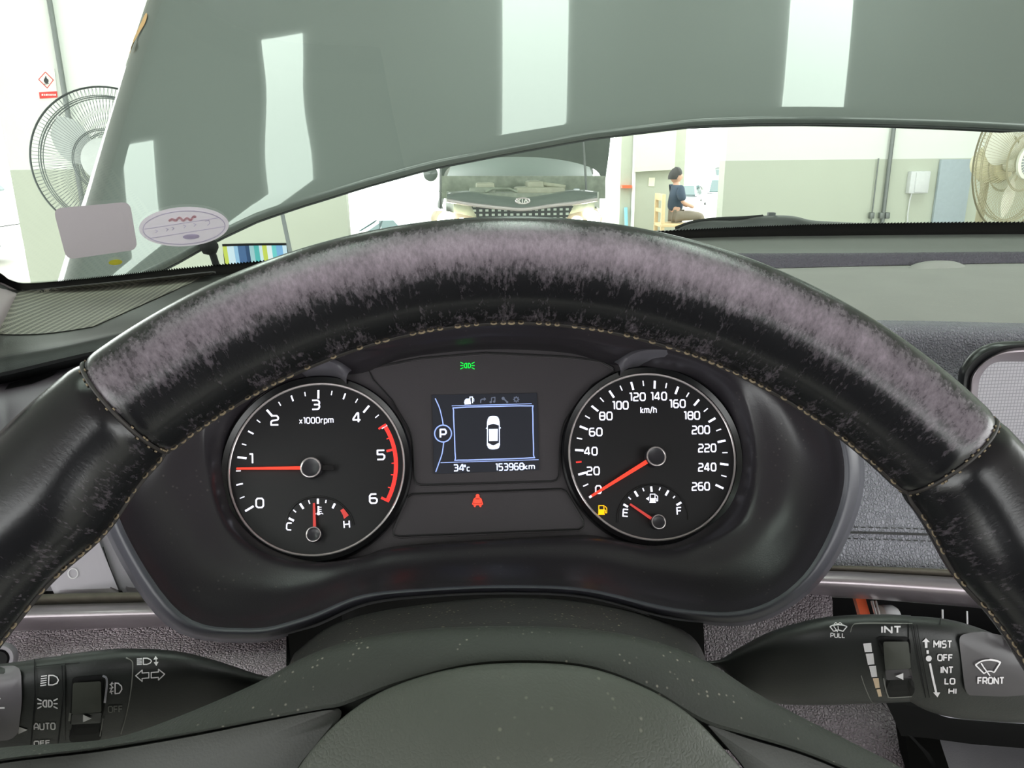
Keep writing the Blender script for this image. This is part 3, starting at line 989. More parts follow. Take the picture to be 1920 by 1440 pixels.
p.stroke([(597, 949), (597, 962)], 3.4); p.dot(597, 963, 3.2)
for y in (951, 955, 959): p.stroke([(598, y), (603, y)], 1.5)
for x in (590, 603): p.stroke([(x - 3, 964), (x, 962), (x + 3, 964)], 1.3)
p.build('thermometer_icon', M['lit_white'], tg)
# speedometer
spd = gauge_base('speedometer', GR_C, 'black round speedometer, orange red needle resting on zero')
mb = MB()
for i in range(0, 27):
    deg = 211 - 239 / 26 * i
    if i == 3: continue
    if i % 2 == 0: bar(mb, GR_C, deg, 0.0412, 0.0463, 0.0013)
    else: bar(mb, GR_C, deg, 0.0428, 0.0461, 0.0007)
mb.build('tick_marks', M['lit_white'], spd, smooth=0, fix=False)
mb = MB(); bar(mb, GR_C, 211 - 239 / 26 * 3, 0.0428, 0.0461, 0.0009)
mb.build('red_tick', M['lit_red'], spd, smooth=0, fix=False)
p = Print(F1)
for s, x, y in (('0', 1122, 918), ('20', 1112, 883), ('40', 1108, 846), ('60', 1117, 810), ('80', 1136, 780), ('100', 1163, 760), ('120', 1195, 744), ('140', 1235, 743), ('160', 1270, 757),
                ('180', 1297, 779), ('200', 1314, 806), ('220', 1326, 840), ('240', 1326, 876), ('260', 1314, 912)):
    w = {1: 10, 2: 23, 3: 32}[len(s)] - (3 if s[0] == '1' else 0)
    p.text(s, x, y, 14, w, 2.5, -1)
p.build('dial_lettering', M['lit_white'], spd)
p = Print(F1); p.text('km/h', 1216, 768.5, 11, 29, 1.9, -1); p.build('unit_lettering', M['lit_white'], spd)
needle(spd, CL(1211, 867, 0), CL(1108, 931, 0), 0.0024, 0.0014, M['lit_needle'], CL(1226, 859, 0), 0.0060, 0.0038)
fg = small_gauge('fuel_gauge', cluster, 1231, 980, (1231, 980), (1180, 946), (1219, 973),
    [((1169, 945.5), (1177.5, 950.5), 4), ((1178.5, 932), (1183, 936.5), 2.2), ((1190, 921), (1196, 931), 4), ((1205, 915), (1207.5, 921), 2.2), ((1220.8, 912), (1222, 922), 4), ((1238, 914), (1236, 919.5), 2.2),
     ((1253.5, 919.5), (1248, 929), 4), ((1265.5, 930), (1262, 934), 2.2), ((1277.5, 942), (1268.5, 947), 4)], [('E', 1173, 961.5, 13, 9, 4), ('F', 1273.5, 958, 13, 8, -4)],
    'small fuel gauge with red needle on empty', dome=[(1157, 980), (1160, 955), (1176, 928), (1205, 910), (1240, 909), (1270, 926), (1288, 955), (1291, 975)])
def fuel_icon(p, x, y, s):
    q = lambda a, b: (x + a * s, y + b * s)
    p.stroke([q(-.45, .5), q(-.45, -.5), q(.15, -.5), q(.15, .5)], 0.11 * s, True)
    p.fill([q(-.45, .0), q(.15, .0), q(.15, .5), q(-.45, .5)])
    p.stroke([q(-.55, .53), q(.25, .53)], 0.10 * s)
    p.stroke([q(.15, 0), q(.32, .05), q(.32, .35), q(.48, .35), q(.48, -.2), q(.28, -.42)], 0.09 * s)
p = Print(on_plane(CL, 0.0007)); fuel_icon(p, 1226, 934, 15); p.fill([(1211, 935), (1217, 931), (1217, 939)]); p.build('fuel_pump_icon', M['lit_white'], fg)
p = Print(F2); fuel_icon(p, 1130, 956, 16); p.fill([(1123, 955), (1132, 955), (1132, 964), (1123, 964)])
tag(p.build('low_fuel_light', M['lit_amber'], cluster), 'glowing amber fuel pump warning light')

# warning lights on the face
def lamp_pair(p, x, y, s, w):
    for sg in (-1, 1):
        q = lambda a, b: (x + sg * a * s, y + b * s)
        p.stroke([q(.10, -.30), q(.10, .30), q(.28, .30), q(.42, .14), q(.42, -.14), q(.28, -.30)], w, True)
        for b0, b1 in ((-.26, -.46), (0, 0), (.26, .46)):
            p.stroke([q(.56, b0), q(.95, b1)], w)
F0 = on_plane(CL, 0.0004)
p = Print(F0); lamp_pair(p, 876.5, 685.5, 14, 1.5); tag(p.build('side_light_indicator', M['lit_green'], cluster), 'glowing green side lamp indicator')
p = Print(F0)
p.dot(895.5, 930, 3.6); p.fill([(889, 936), (902, 936), (902, 944), (889, 944)]); p.stroke([(888, 945), (890, 950)], 2); p.stroke([(903, 945), (901, 950)], 2)
p.stroke([(888, 946), (903, 946)], 2.2); p.stroke([(892, 947), (890, 950.5)], 2); p.stroke([(899, 947), (901, 950.5)], 2); p.stroke([(886, 946), (889, 936), (892, 933.5), (899, 933.5), (902, 936), (905, 946)], 2)
tag(p.build('seat_belt_light', M['lit_warn'], cluster), 'glowing red seat belt warning light')
# display
mb = MB()
mb.prism([CL(x, y, 0.0004) for x, y in [(810, 740.5), (1006.5, 737), (1011, 881), (814, 888.5)]], CN * -0.001)
scr = mb.build('display_screen', M['screen'], cluster, smooth=0)
tag(scr, 'small lit screen showing a white car from above')
D1, D2 = on_plane(CL, 0.0006), on_plane(CL, 0.0008)
p = Print(D1)
p.stroke(cat2([(816, 747), (824, 765), (829, 785), (831, 797)], 4), 2.0); p.stroke(cat2([(832, 829), (829, 850), (823, 868), (817, 885)], 4), 2.0)
p.stroke([(826, 867.5), (1010, 861.8)], 1.4); p.stroke([(847, 761), (997, 757)], 1.4)
p.stroke([(830.7 + 15.8 * math.cos(i * math.pi / 16), 812.9 + 15.8 * math.sin(i * math.pi / 16)) for i in range(32)], 2.3, True)
p.stroke(cat2([(856, 764.5), (925, 762), (993, 761), (998.5, 766), (999.5, 810), (1000.3, 853), (996, 858.4), (925, 861), (859, 862.8), (854, 858.5), (852, 812), (850.5, 770)], 3, True), 2.2, True)
p.build('screen_frame_lines', M['lit_lcd_blue'], scr)
p = Print(D2); p.text('P', 831, 812.8, 15, 10.5, 3.2, -1); p.text('34', 860.5, 877, 11.5, 19, 2.2, -1.5); p.text('dc', 875.5, 877.5, 11, 10, 1.8, -1.5)
p.text('153968', 955.5, 875.2, 12, 52, 2.1, -1.6); p.text('km', 992.5, 874.8, 9, 19, 1.9, -1.6)
p.build('readout_text', M['lit_lcd'], scr)
p = Print(D2)
hx, hy = 925, 811.5
p.fill(cat2([(hx - 11, hy - 14), (hx - 11.5, hy - 22), (hx - 8, hy - 30), (hx, hy - 31.5), (hx + 8, hy - 30), (hx + 11.5, hy - 22), (hx + 11, hy - 14), (hx, hy - 17)], 3, True))
p.fill([(hx - 8.5, hy - 7), (hx + 8.5, hy - 7.4), (hx + 8.2, hy + 15), (hx - 8, hy + 15.4)])
p.fill(cat2([(hx - 10.5, hy + 19), (hx, hy + 23.5), (hx + 11, hy + 18.6), (hx + 11, hy + 27), (hx + 6, hy + 30.4), (hx - 5, hy + 30.8), (hx - 10.5, hy + 27)], 3, True))
p.stroke([(hx - 11.2, hy - 15), (hx - 11.2, hy + 24)], 1.8); p.stroke([(hx + 11.3, hy - 15.5), (hx + 11.6, hy + 23.5)], 1.8)
p.stroke([(hx - 10.5, hy - 7.5), (hx - 14, hy - 9)], 2); p.stroke([(hx + 10.5, hy - 8), (hx + 14, hy - 9.6)], 2)
p.build('vehicle_icon', M['lit_lcd'], scr)
p = Print(D2)
p.fill([(870, 756), (871, 750.5), (873.5, 747.5), (880, 747.3), (882, 750), (883, 755.5)]); p.stroke([(871, 757), (883, 756.5)], 3); p.stroke([(881, 752), (881, 744.5), (886, 744.3), (886, 756)], 1.8); p.stroke([(886, 746), (888.5, 748), (888.5, 753)], 1.2)
p.build('trip_icon', M['lit_lcd'], scr)
p = Print(D2)
p.stroke([(901, 755.5), (901.5, 750), (904, 748.5), (909, 748.3)], 2.2); p.fill([(907.5, 744.8), (911.5, 748.2), (907.5, 751.8)])
p.stroke([(921.5, 753.5), (921.5, 746), (928, 744.8), (928, 752.5)], 1.6); p.dot(920, 754, 2.2); p.dot(926.6, 753, 2.2)
p.stroke([(944.5, 747.5), (950.5, 753.5)], 2.6); p.dot(943.5, 747, 3); p.dot(951, 754, 2)
p.stroke([(968 + 3.6 * math.cos(i * math.pi / 6), 748.8 + 3.6 * math.sin(i * math.pi / 6)) for i in range(12)], 2.2, True)
for i in range(8): p.stroke([(968 + 4 * math.cos(i * math.pi / 4), 748.8 + 4 * math.sin(i * math.pi / 4)), (968 + 6 * math.cos(i * math.pi / 4), 748.8 + 6 * math.sin(i * math.pi / 4))], 1.8)
p.build('menu_icons', M['lit_lcd_dim'], scr)
# eyelid brows above the gauges
def brow(c0, d0, d1):
    mb = MB()
    rows = []
    for r, n in ((0.0548, 0.000), (0.0556, 0.010), (0.0572, 0.0200), (0.0590, 0.0222), (0.0612, 0.0205), (0.0640, 0.010), (0.066, -0.002)):
        rows.append([gp(c0, 0.066 - (0.066 - r) * min(1.0, i / 16 + 0.12) - 0.004 * max(0, (i - 20) / 20) ** 4, d0 + (d1 - d0) * i / 40, n * (1 - 0.55 * (i / 40.0) ** 6)) for i in range(41)])
    mb.grid(rows)
    mb.build('gauge_brow', M['brow'], cluster, smooth=60)
brow(GL_C, 112, 71)
brow(GR_C, 66, 108)

# ------------------------------------------------------------------ stalks
def stalk_body(stations, name, m, parent, k=40, kv=4, flat=2.6):
    """stations: (px, top_y, bottom_y, Y, half depth)."""
    st = [V((a, b, c2)) for a, b, c2, _, _ in stations]
    yd = [V((d, e, 0)) for _, _, _, d, e in stations]
    st, yd = cat(st, kv), cat(yd, kv)
    rows = []
    for s3, y3 in zip(st, yd):
        top, bot = PY(s3.x, s3.y, y3.x), PY(s3.x, s3.z, y3.x)
        ce, h = (top + bot) / 2, (top - bot) / 2
        dep = (CAM - ce).normalized() * y3.y
        row = []
        for i in range(k):
            a = 2 * math.pi * i / k
            ca, sa = math.cos(a), math.sin(a)
            e = 2.0 / flat
            row.append(ce + dep * (math.copysign(abs(ca) ** e, ca)) + h * (math.copysign(abs(sa) ** e, sa)))
        rows.append(row)
    mb = MB()
    o = mb.grid(rows, True)
    mb.f.append([o + i for i in range(k)][::-1]); mb.mi.append(0)
    e0 = o + (len(rows) - 1) * k
    mb.f.append([e0 + i for i in range(k)]); mb.mi.append(0)
    ob = mb.build(name, m, parent, smooth=50)
    return ob, mb

def rrect(pts, r, k=4):
    """rounded polygon in picture coordinates."""
    out = []
    n = len(pts)
    for i in range(n):
        p0, p1, p2 = V((*pts[i - 1], 0)), V((*pts[i], 0)), V((*pts[(i + 1) % n], 0))
        a, b = (p0 - p1), (p2 - p1)
        ra = min(r, a.length * 0.45, b.length * 0.45)
        A, B = p1 + a.normalized() * ra, p1 + b.normalized() * ra
        for j in range(k + 1):
            t = j / k
            q = A * (1 - t) ** 2 + p1 * 2 * t * (1 - t) + B * t * t
            out.append((q.x, q.y))
    return out

# left stalk: lights
ls = thing('light_stalk', PY(250, 1300, 0.27), 'black headlight and indicator stalk left of the column with fog lamp switch', 'control stalk')
body, bm1 = stalk_body([(640, 1262, 1300, 0.300, 0.006), (560, 1264, 1300, 0.295, 0.007), (500, 1268, 1312, 0.290, 0.008), (420, 1243, 1345, 0.285, 0.012), (340, 1222, 1372, 0.280, 0.016), (250, 1216, 1388, 0.275, 0.018), (180, 1220, 1396, 0.272, 0.0185), (114, 1228, 1400, 0.270, 0.0180)],
                       'stalk_body', M['stalk'], ls)
col1, bm2 = stalk_body([(122, 1229, 1399, 0.2700, 0.0184), (90, 1232, 1400, 0.2690, 0.0184), (58, 1237, 1401, 0.268, 0.0182)], 'lamp_collar', M['stalk'], ls)
knob, bm3 = stalk_body([(66, 1236, 1401, 0.268, 0.0180), (40, 1240, 1402, 0.2675, 0.0182), (0, 1245, 1403, 0.2665, 0.0182), (-50, 1252, 1402, 0.265, 0.0175), (-90, 1264, 1395, 0.264, 0.014), (-104, 1285, 1375, 0.264, 0.008)], 'rotary_knob', M['stalk'], ls)
T1 = [b2.bvh() for b2 in (bm1, bm2, bm3)]
S1 = on_mesh(T1, 0.00025)
p = Print(on_mesh(T1, 0.0008)); p.rings(rrect([(-70, 1252), (41, 1251), (43, 1310), (36, 1372), (20, 1384), (-70, 1390)], 16)); p.build('knob_end_plate', M['satin_button'], ls, smooth=80)
p = Print(on_mesh(T1, 0.0011)); p.stroke([(-4, 1324), (11, 1323.5)], 3.0); p.stroke([(-4, 1303), (3, 1307)], 3); p.stroke([(-4, 1345), (2, 1343)], 3); p.build('knob_marking', M['print'], ls)
p = Print(S1, 4)
# dipped beam
p.stroke([(92, 1266), (100, 1266), (107, 1269), (110, 1275), (107, 1280.5), (99, 1283.5), (91.5, 1283.5)], 2.2, True)
for i in range(5): p.stroke([(77.5 - 0.4 * i, 1268 + 4.3 * i), (88.5 - 0.3 * i, 1266.5 + 4.2 * i)], 1.9)
lamp_pair(p, 89.5, 1318.5, 20, 2.5)
p.text('AUTO', 84, 1361, 11.5, 39, 2.4, -1); p.text('OFF', 79, 1392, 8, 29, 2.2, -3)
p.fill([(35.5, 1361.5), (52, 1367.5), (35, 1375.5)])
# fog lamp
p.stroke([(216, 1280), (222, 1280.5), (228, 1286), (228.5, 1292), (224, 1299), (216, 1300)], 2.2, True)
for i in range(3): p.stroke([(205.5, 1283 + 7 * i), (213, 1281 + 7 * i)], 1.8)
p.stroke(cat2([(211, 1278), (208, 1283), (211, 1288), (208, 1294), (210, 1301)], 3), 1.8)
# levelling and turn arrows
for i in range(5): p.stroke([(256.5, 1235.5 + 2.6 * i), (266, 1235 + 2.6 * i)], 1.5)
p.stroke([(268.5, 1234.5), (276, 1234.5), (282, 1237), (284, 1240), (281, 1243.5), (275, 1245.5), (268.5, 1245.5)], 1.9, True)
p.stroke([(292.5, 1234), (292.5, 1244)], 1.6); p.fill([(287.5, 1237), (291.5, 1230.5), (296, 1236)]); p.fill([(288, 1242), (297, 1241), (293, 1248.5)])
p.stroke([(254.5, 1266.5), (266.5, 1256), (266.5, 1261.5), (279, 1260.5), (279, 1270.5), (266.5, 1271.5), (266.5, 1277)], 2.0, True)
p.stroke([(308.5, 1263.5), (297, 1254.5), (297, 1259.5), (283.5, 1260.5), (283.5, 1270.5), (297, 1269.5), (297, 1274.5)], 2.0, True)
p.build('printed_symbols', M['print'], ls)
p = Print(S1, 4); p.text('OFF', 216.5, 1329, 11, 26, 2.0, -2); p.build('fog_off_text', M['print_dim'], ls)
p = Print(on_mesh(T1, 0.0004), 4)
p.rings(rrect([(136, 1269), (194, 1265), (198, 1310), (190, 1386), (130, 1390), (133, 1330)], 8)); p.build('switch_recess', M['black'], ls)
p = Print(on_mesh(T1, 0.0016), 4)
p.rings(rrect([(140, 1276), (191, 1273), (192, 1330), (137, 1334)], 4)); p.build('fog_lamp_switch', M['switch_olive'], ls, smooth=80)
p = Print(on_mesh(T1, 0.0014), 4)
p.rings(rrect([(137, 1335), (192, 1331), (190, 1350), (136, 1353)], 3)); sw = p.build('switch_lip', M['stalk_gloss'], ls)
p = Print(on_mesh(T1, 0.0019), 4); p.fill([(159, 1333.5), (174.5, 1340), (158.5, 1347)]); p.build('switch_marker', M['print'], ls)
p = Print(on_mesh(T1, 0.0006), 4); p.stroke(cat2([(193, 1266), (199.5, 1269.5), (201, 1280), (199, 1300), (197, 1316)], 4), 4); p.build('recess_edge', M['silver_edge'], ls)
p = Print(on_mesh(T1, 0.0006), 4); p.stroke(cat2([(236, 1234), (245, 1238), (249, 1248), (246, 1290), (238, 1335), (227, 1374)], 4), 1.8); p.stroke([(133, 1335), (131, 1350)], 4); p.stroke([(194, 1345), (188, 1378)], 2)
p.build('ridge_edge', M['print_dim'], ls)
p = Print(on_mesh(T1, 0.0005), 4); p.stroke([(117, 1248), (119.5, 1300), (113, 1360), (109, 1396)], 2); p.stroke([(65.5, 1238), (67, 1300), (62, 1360), (58, 1400)], 2.2); p.stroke([(68, 1251), (150, 1243)], 1.4); p.build('collar_groove', M['black'], ls)

# right stalk: wipers
rs = thing('wiper_stalk', PY(1700, 1240, 0.27), 'black windscreen wiper stalk right of the column marked FRONT and INT', 'control stalk')
bodyr, br1 = stalk_body([(1240, 1236, 1262, 0.300, 0.006), (1300, 1236, 1268, 0.295, 0.007), (1345, 1238, 1250, 0.292, 0.007), (1390, 1212, 1292, 0.288, 0.010), (1450, 1182, 1318, 0.284, 0.015), (1530, 1160, 1322, 0.279, 0.0185), (1600, 1153, 1320, 0.276, 0.0195), (1660, 1152, 1318, 0.273, 0.0195), (1708, 1154, 1316, 0.272, 0.0195)],
                        'stalk_body', M['stalk'], rs)
colr, br2 = stalk_body([(1704, 1155, 1314, 0.2715, 0.0193), (1740, 1157, 1333, 0.2705, 0.0200), (1790, 1164, 1346, 0.269, 0.0205), (1850, 1183, 1352, 0.268, 0.0205), (1920, 1215, 1356, 0.2665, 0.0195), (1980, 1250, 1355, 0.266, 0.016), (2010, 1290, 1340, 0.266, 0.008)], 'rotary_knob', M['stalk'], rs)
T2 = [b2.bvh() for b2 in (br1, br2)]
S2 = on_mesh(T2, 0.00025)
p = Print(on_mesh(T2, 0.0010), 4); p.rings(rrect([(1794, 1190), (1830, 1186), (1890, 1192), (1935, 1205), (1960, 1250), (1950, 1298), (1880, 1303), (1812, 1300), (1806, 1285)], 14)); p.build('knob_end_plate', M['dark_button'], rs, smooth=80)
p = Print(on_mesh(T2, 0.0014), 4)
p.stroke(cat2([(1825, 1243), (1836, 1236.5), (1849, 1234), (1862, 1235.5), (1871.5, 1239)], 4), 2.6)
p.stroke([(1825, 1243), (1841, 1259)], 2.6); p.stroke([(1871.5, 1239), (1860, 1257)], 2.6); p.stroke(cat2([(1841, 1259), (1847, 1255), (1854, 1254.5), (1860, 1257)], 3), 2.4); p.stroke([(1835, 1240), (1852, 1263)], 2.4)
p.text('FRONT', 1854, 1272, 11, 48, 2.6, 0)
p.build('wiper_symbol', M['print'], rs)
p = Print(S2, 4)
p.stroke(cat2([(1556, 1175), (1563, 1172.5), (1572, 1171.5), (1581, 1172.5), (1588, 1175)], 3), 1.9); p.stroke([(1556, 1175), (1563, 1183.5)], 1.9); p.stroke([(1588, 1175), (1580.5, 1183.5)], 1.9)
p.stroke([(1563, 1183.5), (1572, 1181), (1580.5, 1183.5)], 1.9); p.stroke([(1563, 1174), (1570.5, 1185)], 1.5); p.stroke([(1571, 1174), (1571.5, 1180)], 1.4)
p.stroke(cat2([(1564, 1171), (1567, 1168), (1571, 1170.5), (1575, 1168), (1579, 1171)], 3), 1.4)
p.text('PULL', 1570.5, 1191, 7.5, 26, 1.7, 1)
p.text('INT', 1670.5, 1180.5, 11, 35, 3.2, 0)
p.fill([(1728.5, 1203), (1735.5, 1196), (1743, 1203.5)]); p.stroke([(1735.7, 1201), (1736, 1214)], 5); p.stroke([(1738.5, 1218.5), (1739, 1225)], 4.2); p.dot(1741, 1234, 5.6)
p.stroke([(1743, 1243), (1749, 1272), (1755, 1298)], 4.0); p.fill([(1749.5, 1297.5), (1762.5, 1297.5), (1757.5, 1306.5)])
for s, x, y, h, w in (('MIST', 1767, 1207.5, 12, 33), ('OFF', 1771.5, 1232.5, 11, 27), ('INT', 1775, 1255.5, 11, 22), ('LO', 1780.5, 1276.5, 10, 18), ('HI', 1785.5, 1295, 9, 13)):
    p.text(s, x, y, h, w, 2.5, 1)
p.build('printed_symbols', M['print'], rs)
q = lambda *a: [(1540 + x / 5.053, 1140 + y / 5.053) for x, y in a]
p = Print(S2, 4)
for b2 in (q((395, 335), (470, 328), (480, 412), (410, 415)), q((418, 430), (490, 425), (502, 530), (440, 535)), q((450, 548), (515, 543), (528, 648), (475, 652))): p.fill(b2)
p.build('interval_bars', M['print'], rs)
p = Print(S2, 4)
for b2 in (q((485, 662), (540, 658), (552, 752), (512, 757)), q((520, 767), (558, 763), (572, 832), (540, 835))): p.fill(b2)
p.build('lower_interval_bars', M['print_cream'], rs)
p = Print(on_mesh(T2, 0.0004), 4); p.rings(rrect([(1645, 1196), (1652, 1193), (1702, 1194), (1706, 1202), (1715, 1295), (1709, 1305), (1666, 1307), (1660, 1298)], 6)); p.build('switch_recess', M['black'], rs)
p = Print(on_mesh(T2, 0.0018), 4); p.rings(rrect([(1653, 1200), (1699, 1200), (1704, 1248), (1657, 1251)], 4)); p.build('interval_switch', M['switch_olive'], rs, smooth=80)
p = Print(on_mesh(T2, 0.0016), 4); p.rings(rrect([(1657, 1252), (1705, 1249), (1710, 1267), (1660, 1270)], 3)); p.build('switch_lip', M['dark_button'], rs)
p = Print(on_mesh(T2, 0.0022), 4); p.fill([(1674, 1260.5), (1688.5, 1255.5), (1688.8, 1267.5)]); p.build('switch_marker', M['print'], rs)
p = Print(on_mesh(T2, 0.0005), 4); p.stroke(cat2([(1656, 1270), (1660, 1290), (1664, 1302), (1670, 1306), (1710, 1304)], 4), 2.2); p.build('recess_edge', M['print_dim'], rs)
p = Print(on_mesh(T2, 0.0005), 4); p.stroke(cat2([(1614, 1265), (1622, 1288), (1633, 1312), (1640, 1317)], 4), 1.5); p.build('ridge_edge', M['print_dim'], rs)
p = Print(on_mesh(T2, 0.0005), 4); p.stroke(cat2([(1594, 1185), (1598, 1174), (1606, 1170), (1640, 1169), (1710, 1170)], 4), 1.2); p.build('ridge_edge', M['print_dim'], rs)
p = Print(on_mesh(T2, 0.0005), 4); p.stroke([(1711, 1172), (1718, 1215), (1735, 1306)], 2.2); p.stroke([(1718, 1172), (1725, 1215), (1742, 1306)], 1.6); p.stroke([(1763, 1160), (1761.5, 1172)], 2); p.build('collar_groove', M['black'], rs)

# ------------------------------------------------------------------ dashboard
dash = thing('dashboard', PY(1500, 800, 0.55), 'grained dark dashboard with pale top pad, silver trim strips and speaker grille', 'dashboard')
# foot of the windscreen: picture columns, edge of the clear glass, foot of the black border, depth
GX = [-700, -300, -60, 0, 22, 60, 180, 330, 560, 900, 1260, 1450, 1650, 1920, 2300, 2700]
G_edge = [330, 400, 480, 512, 526, 531, 521, 505, 484, 455, 433, 424, 419, 417, 420, 432]     # where the clear glass ends
G_base = [420, 480, 515, 532, 541, 549, 541, 524, 500, 470, 448, 443, 441, 439, 441, 450]     # where the black border meets the dashboard
G_Y = [0.34, 0.48, 0.66, 0.715, 0.74, 0.765, 0.80, 0.835, 0.875, 0.935, 0.965, 0.975, 0.98, 0.975, 0.945, 0.86]
def gfoot(x, dy=0.0, dY=-0.022):
    for i in range(len(GX) - 1):
        if GX[i] <= x <= GX[i + 1]: break
    t = (x - GX[i]) / (GX[i + 1] - GX[i])
    return PY(x, G_base[i] * (1 - t) + G_base[i + 1] * t + dy, G_Y[i] * (1 - t) + G_Y[i + 1] * t + dY)
# right and centre upper pad: rows of picture curves at their depth
mb = MB()
X = [560, 900, 1250, 1430, 1600, 1750, 1920, 2200, 2600]
def row(ys, Ys):
    return [PY(x, y, Y) for x, y, Y in zip(X, ys, Ys)]
rA = [gfoot(x) for x in X]
rB = row([500, 484, 476, 475, 474, 473, 472, 474, 482], [0.84, 0.86, 0.87, 0.87, 0.87, 0.87, 0.865, 0.84, 0.80])
mb.surf([rA, rB], 4, 2, sharp=True)
mb.build('rear_shelf', M['shelf'], dash)
mb = MB()
rC = row([522, 512, 506, 503, 499, 496, 493, 495, 502], [0.825, 0.845, 0.855, 0.855, 0.855, 0.855, 0.85, 0.825, 0.785])
mb.surf([rB, [a.lerp(b, 0.2) - V((0, 0.004, 0)) for a, b in zip(rB, rC)], rC], 4, 3)
mb.build('shelf_front', M['shelf_front'], dash)
mb = MB()
rC2 = row([521, 511, 505, 502, 498, 495, 492, 494, 501], [0.85, 0.86, 0.865, 0.865, 0.865, 0.865, 0.86, 0.84, 0.80])
rD = row([570, 562, 552, 548, 545, 543, 542, 545, 555], [0.66, 0.68, 0.685, 0.685, 0.685, 0.685, 0.68, 0.66, 0.63])
rE = row([625, 615, 605, 601, 600, 602, 606, 612, 625], [0.56, 0.57, 0.575, 0.575, 0.575, 0.575, 0.57, 0.56, 0.54])
mb.surf([rC2, rD, rE], 4, 5)
mb.build('top_pad', M['dash_top'], dash)
mb = MB()
rF = row([640, 630, 622, 620, 619, 621, 626, 634, 650], [0.545, 0.55, 0.555, 0.555, 0.555, 0.555, 0.55, 0.545, 0.525])
rG = row([700, 700, 700, 700, 700, 705, 712, 722, 740], [0.535, 0.54, 0.545, 0.545, 0.545, 0.545, 0.54, 0.535, 0.515])
rH = row([860, 860, 860, 862, 864, 868, 872, 880, 890], [0.50, 0.50, 0.505, 0.505, 0.505, 0.505, 0.50, 0.495, 0.48])
rI = row([1062, 1062, 1062, 1062, 1062, 1066, 1074, 1090, 1110], [0.455, 0.455, 0.46, 0.46, 0.46, 0.46, 0.455, 0.45, 0.44])
mb.surf([rE, rF, rG, rH, rI], 5, 6)
face_b = mb
mb.build('dash_face', M['dash_vinyl'], dash)
Tface = [mb.bvh()]
# stitched seam across the face
p = Print(on_mesh(Tface, 0.0006), 6)
p.stroke([(1560, 998), (1620, 999), (1760, 1003)], 4.5)
p.build('stitch_seam', M['groove'], dash)
p = Print(on_mesh(Tface, 0.0009), 5)
for y0 in (988, 1010):
    x = 1585
    while x < 1755:
        p.stroke([(x, y0 + (x - 1585) * 0.03 + random.uniform(-.6, .6)), (x + 9, y0 + (x - 1576) * 0.03)], 2.0)
        x += 14
p.build('seam_stitching', M['groove'], dash)
# light sensor dome
mb = MB()
c0 = PY(1759, 503, 0.80)
pr = cat2([(1700, 504), (1712, 496), (1735, 490), (1760, 488.5), (1785, 489.5), (1802, 494), (1816, 502)], 4)
mb.grid([[PY(x, y + 4, 0.86) for x, y in pr], [PY(x, y, 0.845) for x, y in pr], [PY(x, y + (504 - y) * 0.3, 0.835) for x, y in pr], [PY(x, y + (507 - y) * 1.0, 0.822) for x, y in pr]])
mb.build('light_sensor', M['dash_top'], dash)

# left top with speaker grille
XL = [-300, -60, 0, 40, 160, 330, 560, 800]
def rowl(ys, Ys, X=XL):
    return [PY(x, y, Y) for x, y, Y in zip(X, ys, Ys)]
l0 = [gfoot(x) for x in XL]
l1 = rowl([672, 644, 636, 632, 620, 590, 535, 500], [0.44, 0.565, 0.590, 0.597, 0.615, 0.655, 0.72, 0.76])
l2 = rowl([722, 680, 668, 660, 638, 600, 550, 520], [0.415, 0.525, 0.540, 0.545, 0.560, 0.60, 0.66, 0.70])
mb = MB()
mb.surf([l0, l1, l2], 5, 5)
mb.build('left_top_pad', M['dash_smooth'], dash)
ltop = MB(); ltop.surf([l0, l1, l2], 5, 5)
Tl = [ltop.bvh()]
gro = cat2([(37, 547), (150, 535), (290, 522), (405, 510.5), (398, 527), (330, 560), (260, 588), (200, 606), (150, 619), (89, 627), (40, 626), (-40, 622), (-60, 610), (-10, 580)], 4, True)
p = Print(on_mesh(Tl, 0.0007), 6)
# grid-filled so that it follows the pad
rows = []
for j in range(13):
    t = j / 12
    a0, a1 = V((38 - 100 * t, 547 + 76 * t)), V((405 - 230 * t, 510.5 + 103 * t))
    rr = []
    for i in range(25):
        q2 = a0.lerp(a1, i / 24)
        y = q2.y + 10 * t * math.sin(i / 24 * math.pi)
        rr.append(p.m(q2.x, y))
    rows.append(rr)
p.mb.grid(rows)
p.mb.build('speaker_grille', M['grille_mesh'], dash, smooth=60, fix=False)
p = Print(on_mesh(Tl, 0.0011), 6); p.stroke(cat2([(40, 546), (160, 534), (290, 521), (392, 510), (404, 512)], 4), 2.2); p.build('grille_edge', M['dash_smooth'], dash)
mb = MB()
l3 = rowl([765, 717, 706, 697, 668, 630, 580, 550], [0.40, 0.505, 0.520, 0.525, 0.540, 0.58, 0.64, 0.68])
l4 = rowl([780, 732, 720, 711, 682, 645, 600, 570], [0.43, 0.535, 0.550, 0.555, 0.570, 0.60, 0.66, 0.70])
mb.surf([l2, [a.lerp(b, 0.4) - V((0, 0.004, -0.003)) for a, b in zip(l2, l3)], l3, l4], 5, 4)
mb.build('pad_front_roll', M['dash_dark'], dash)  # shade on the turned-down front put into the dark vinyl colour
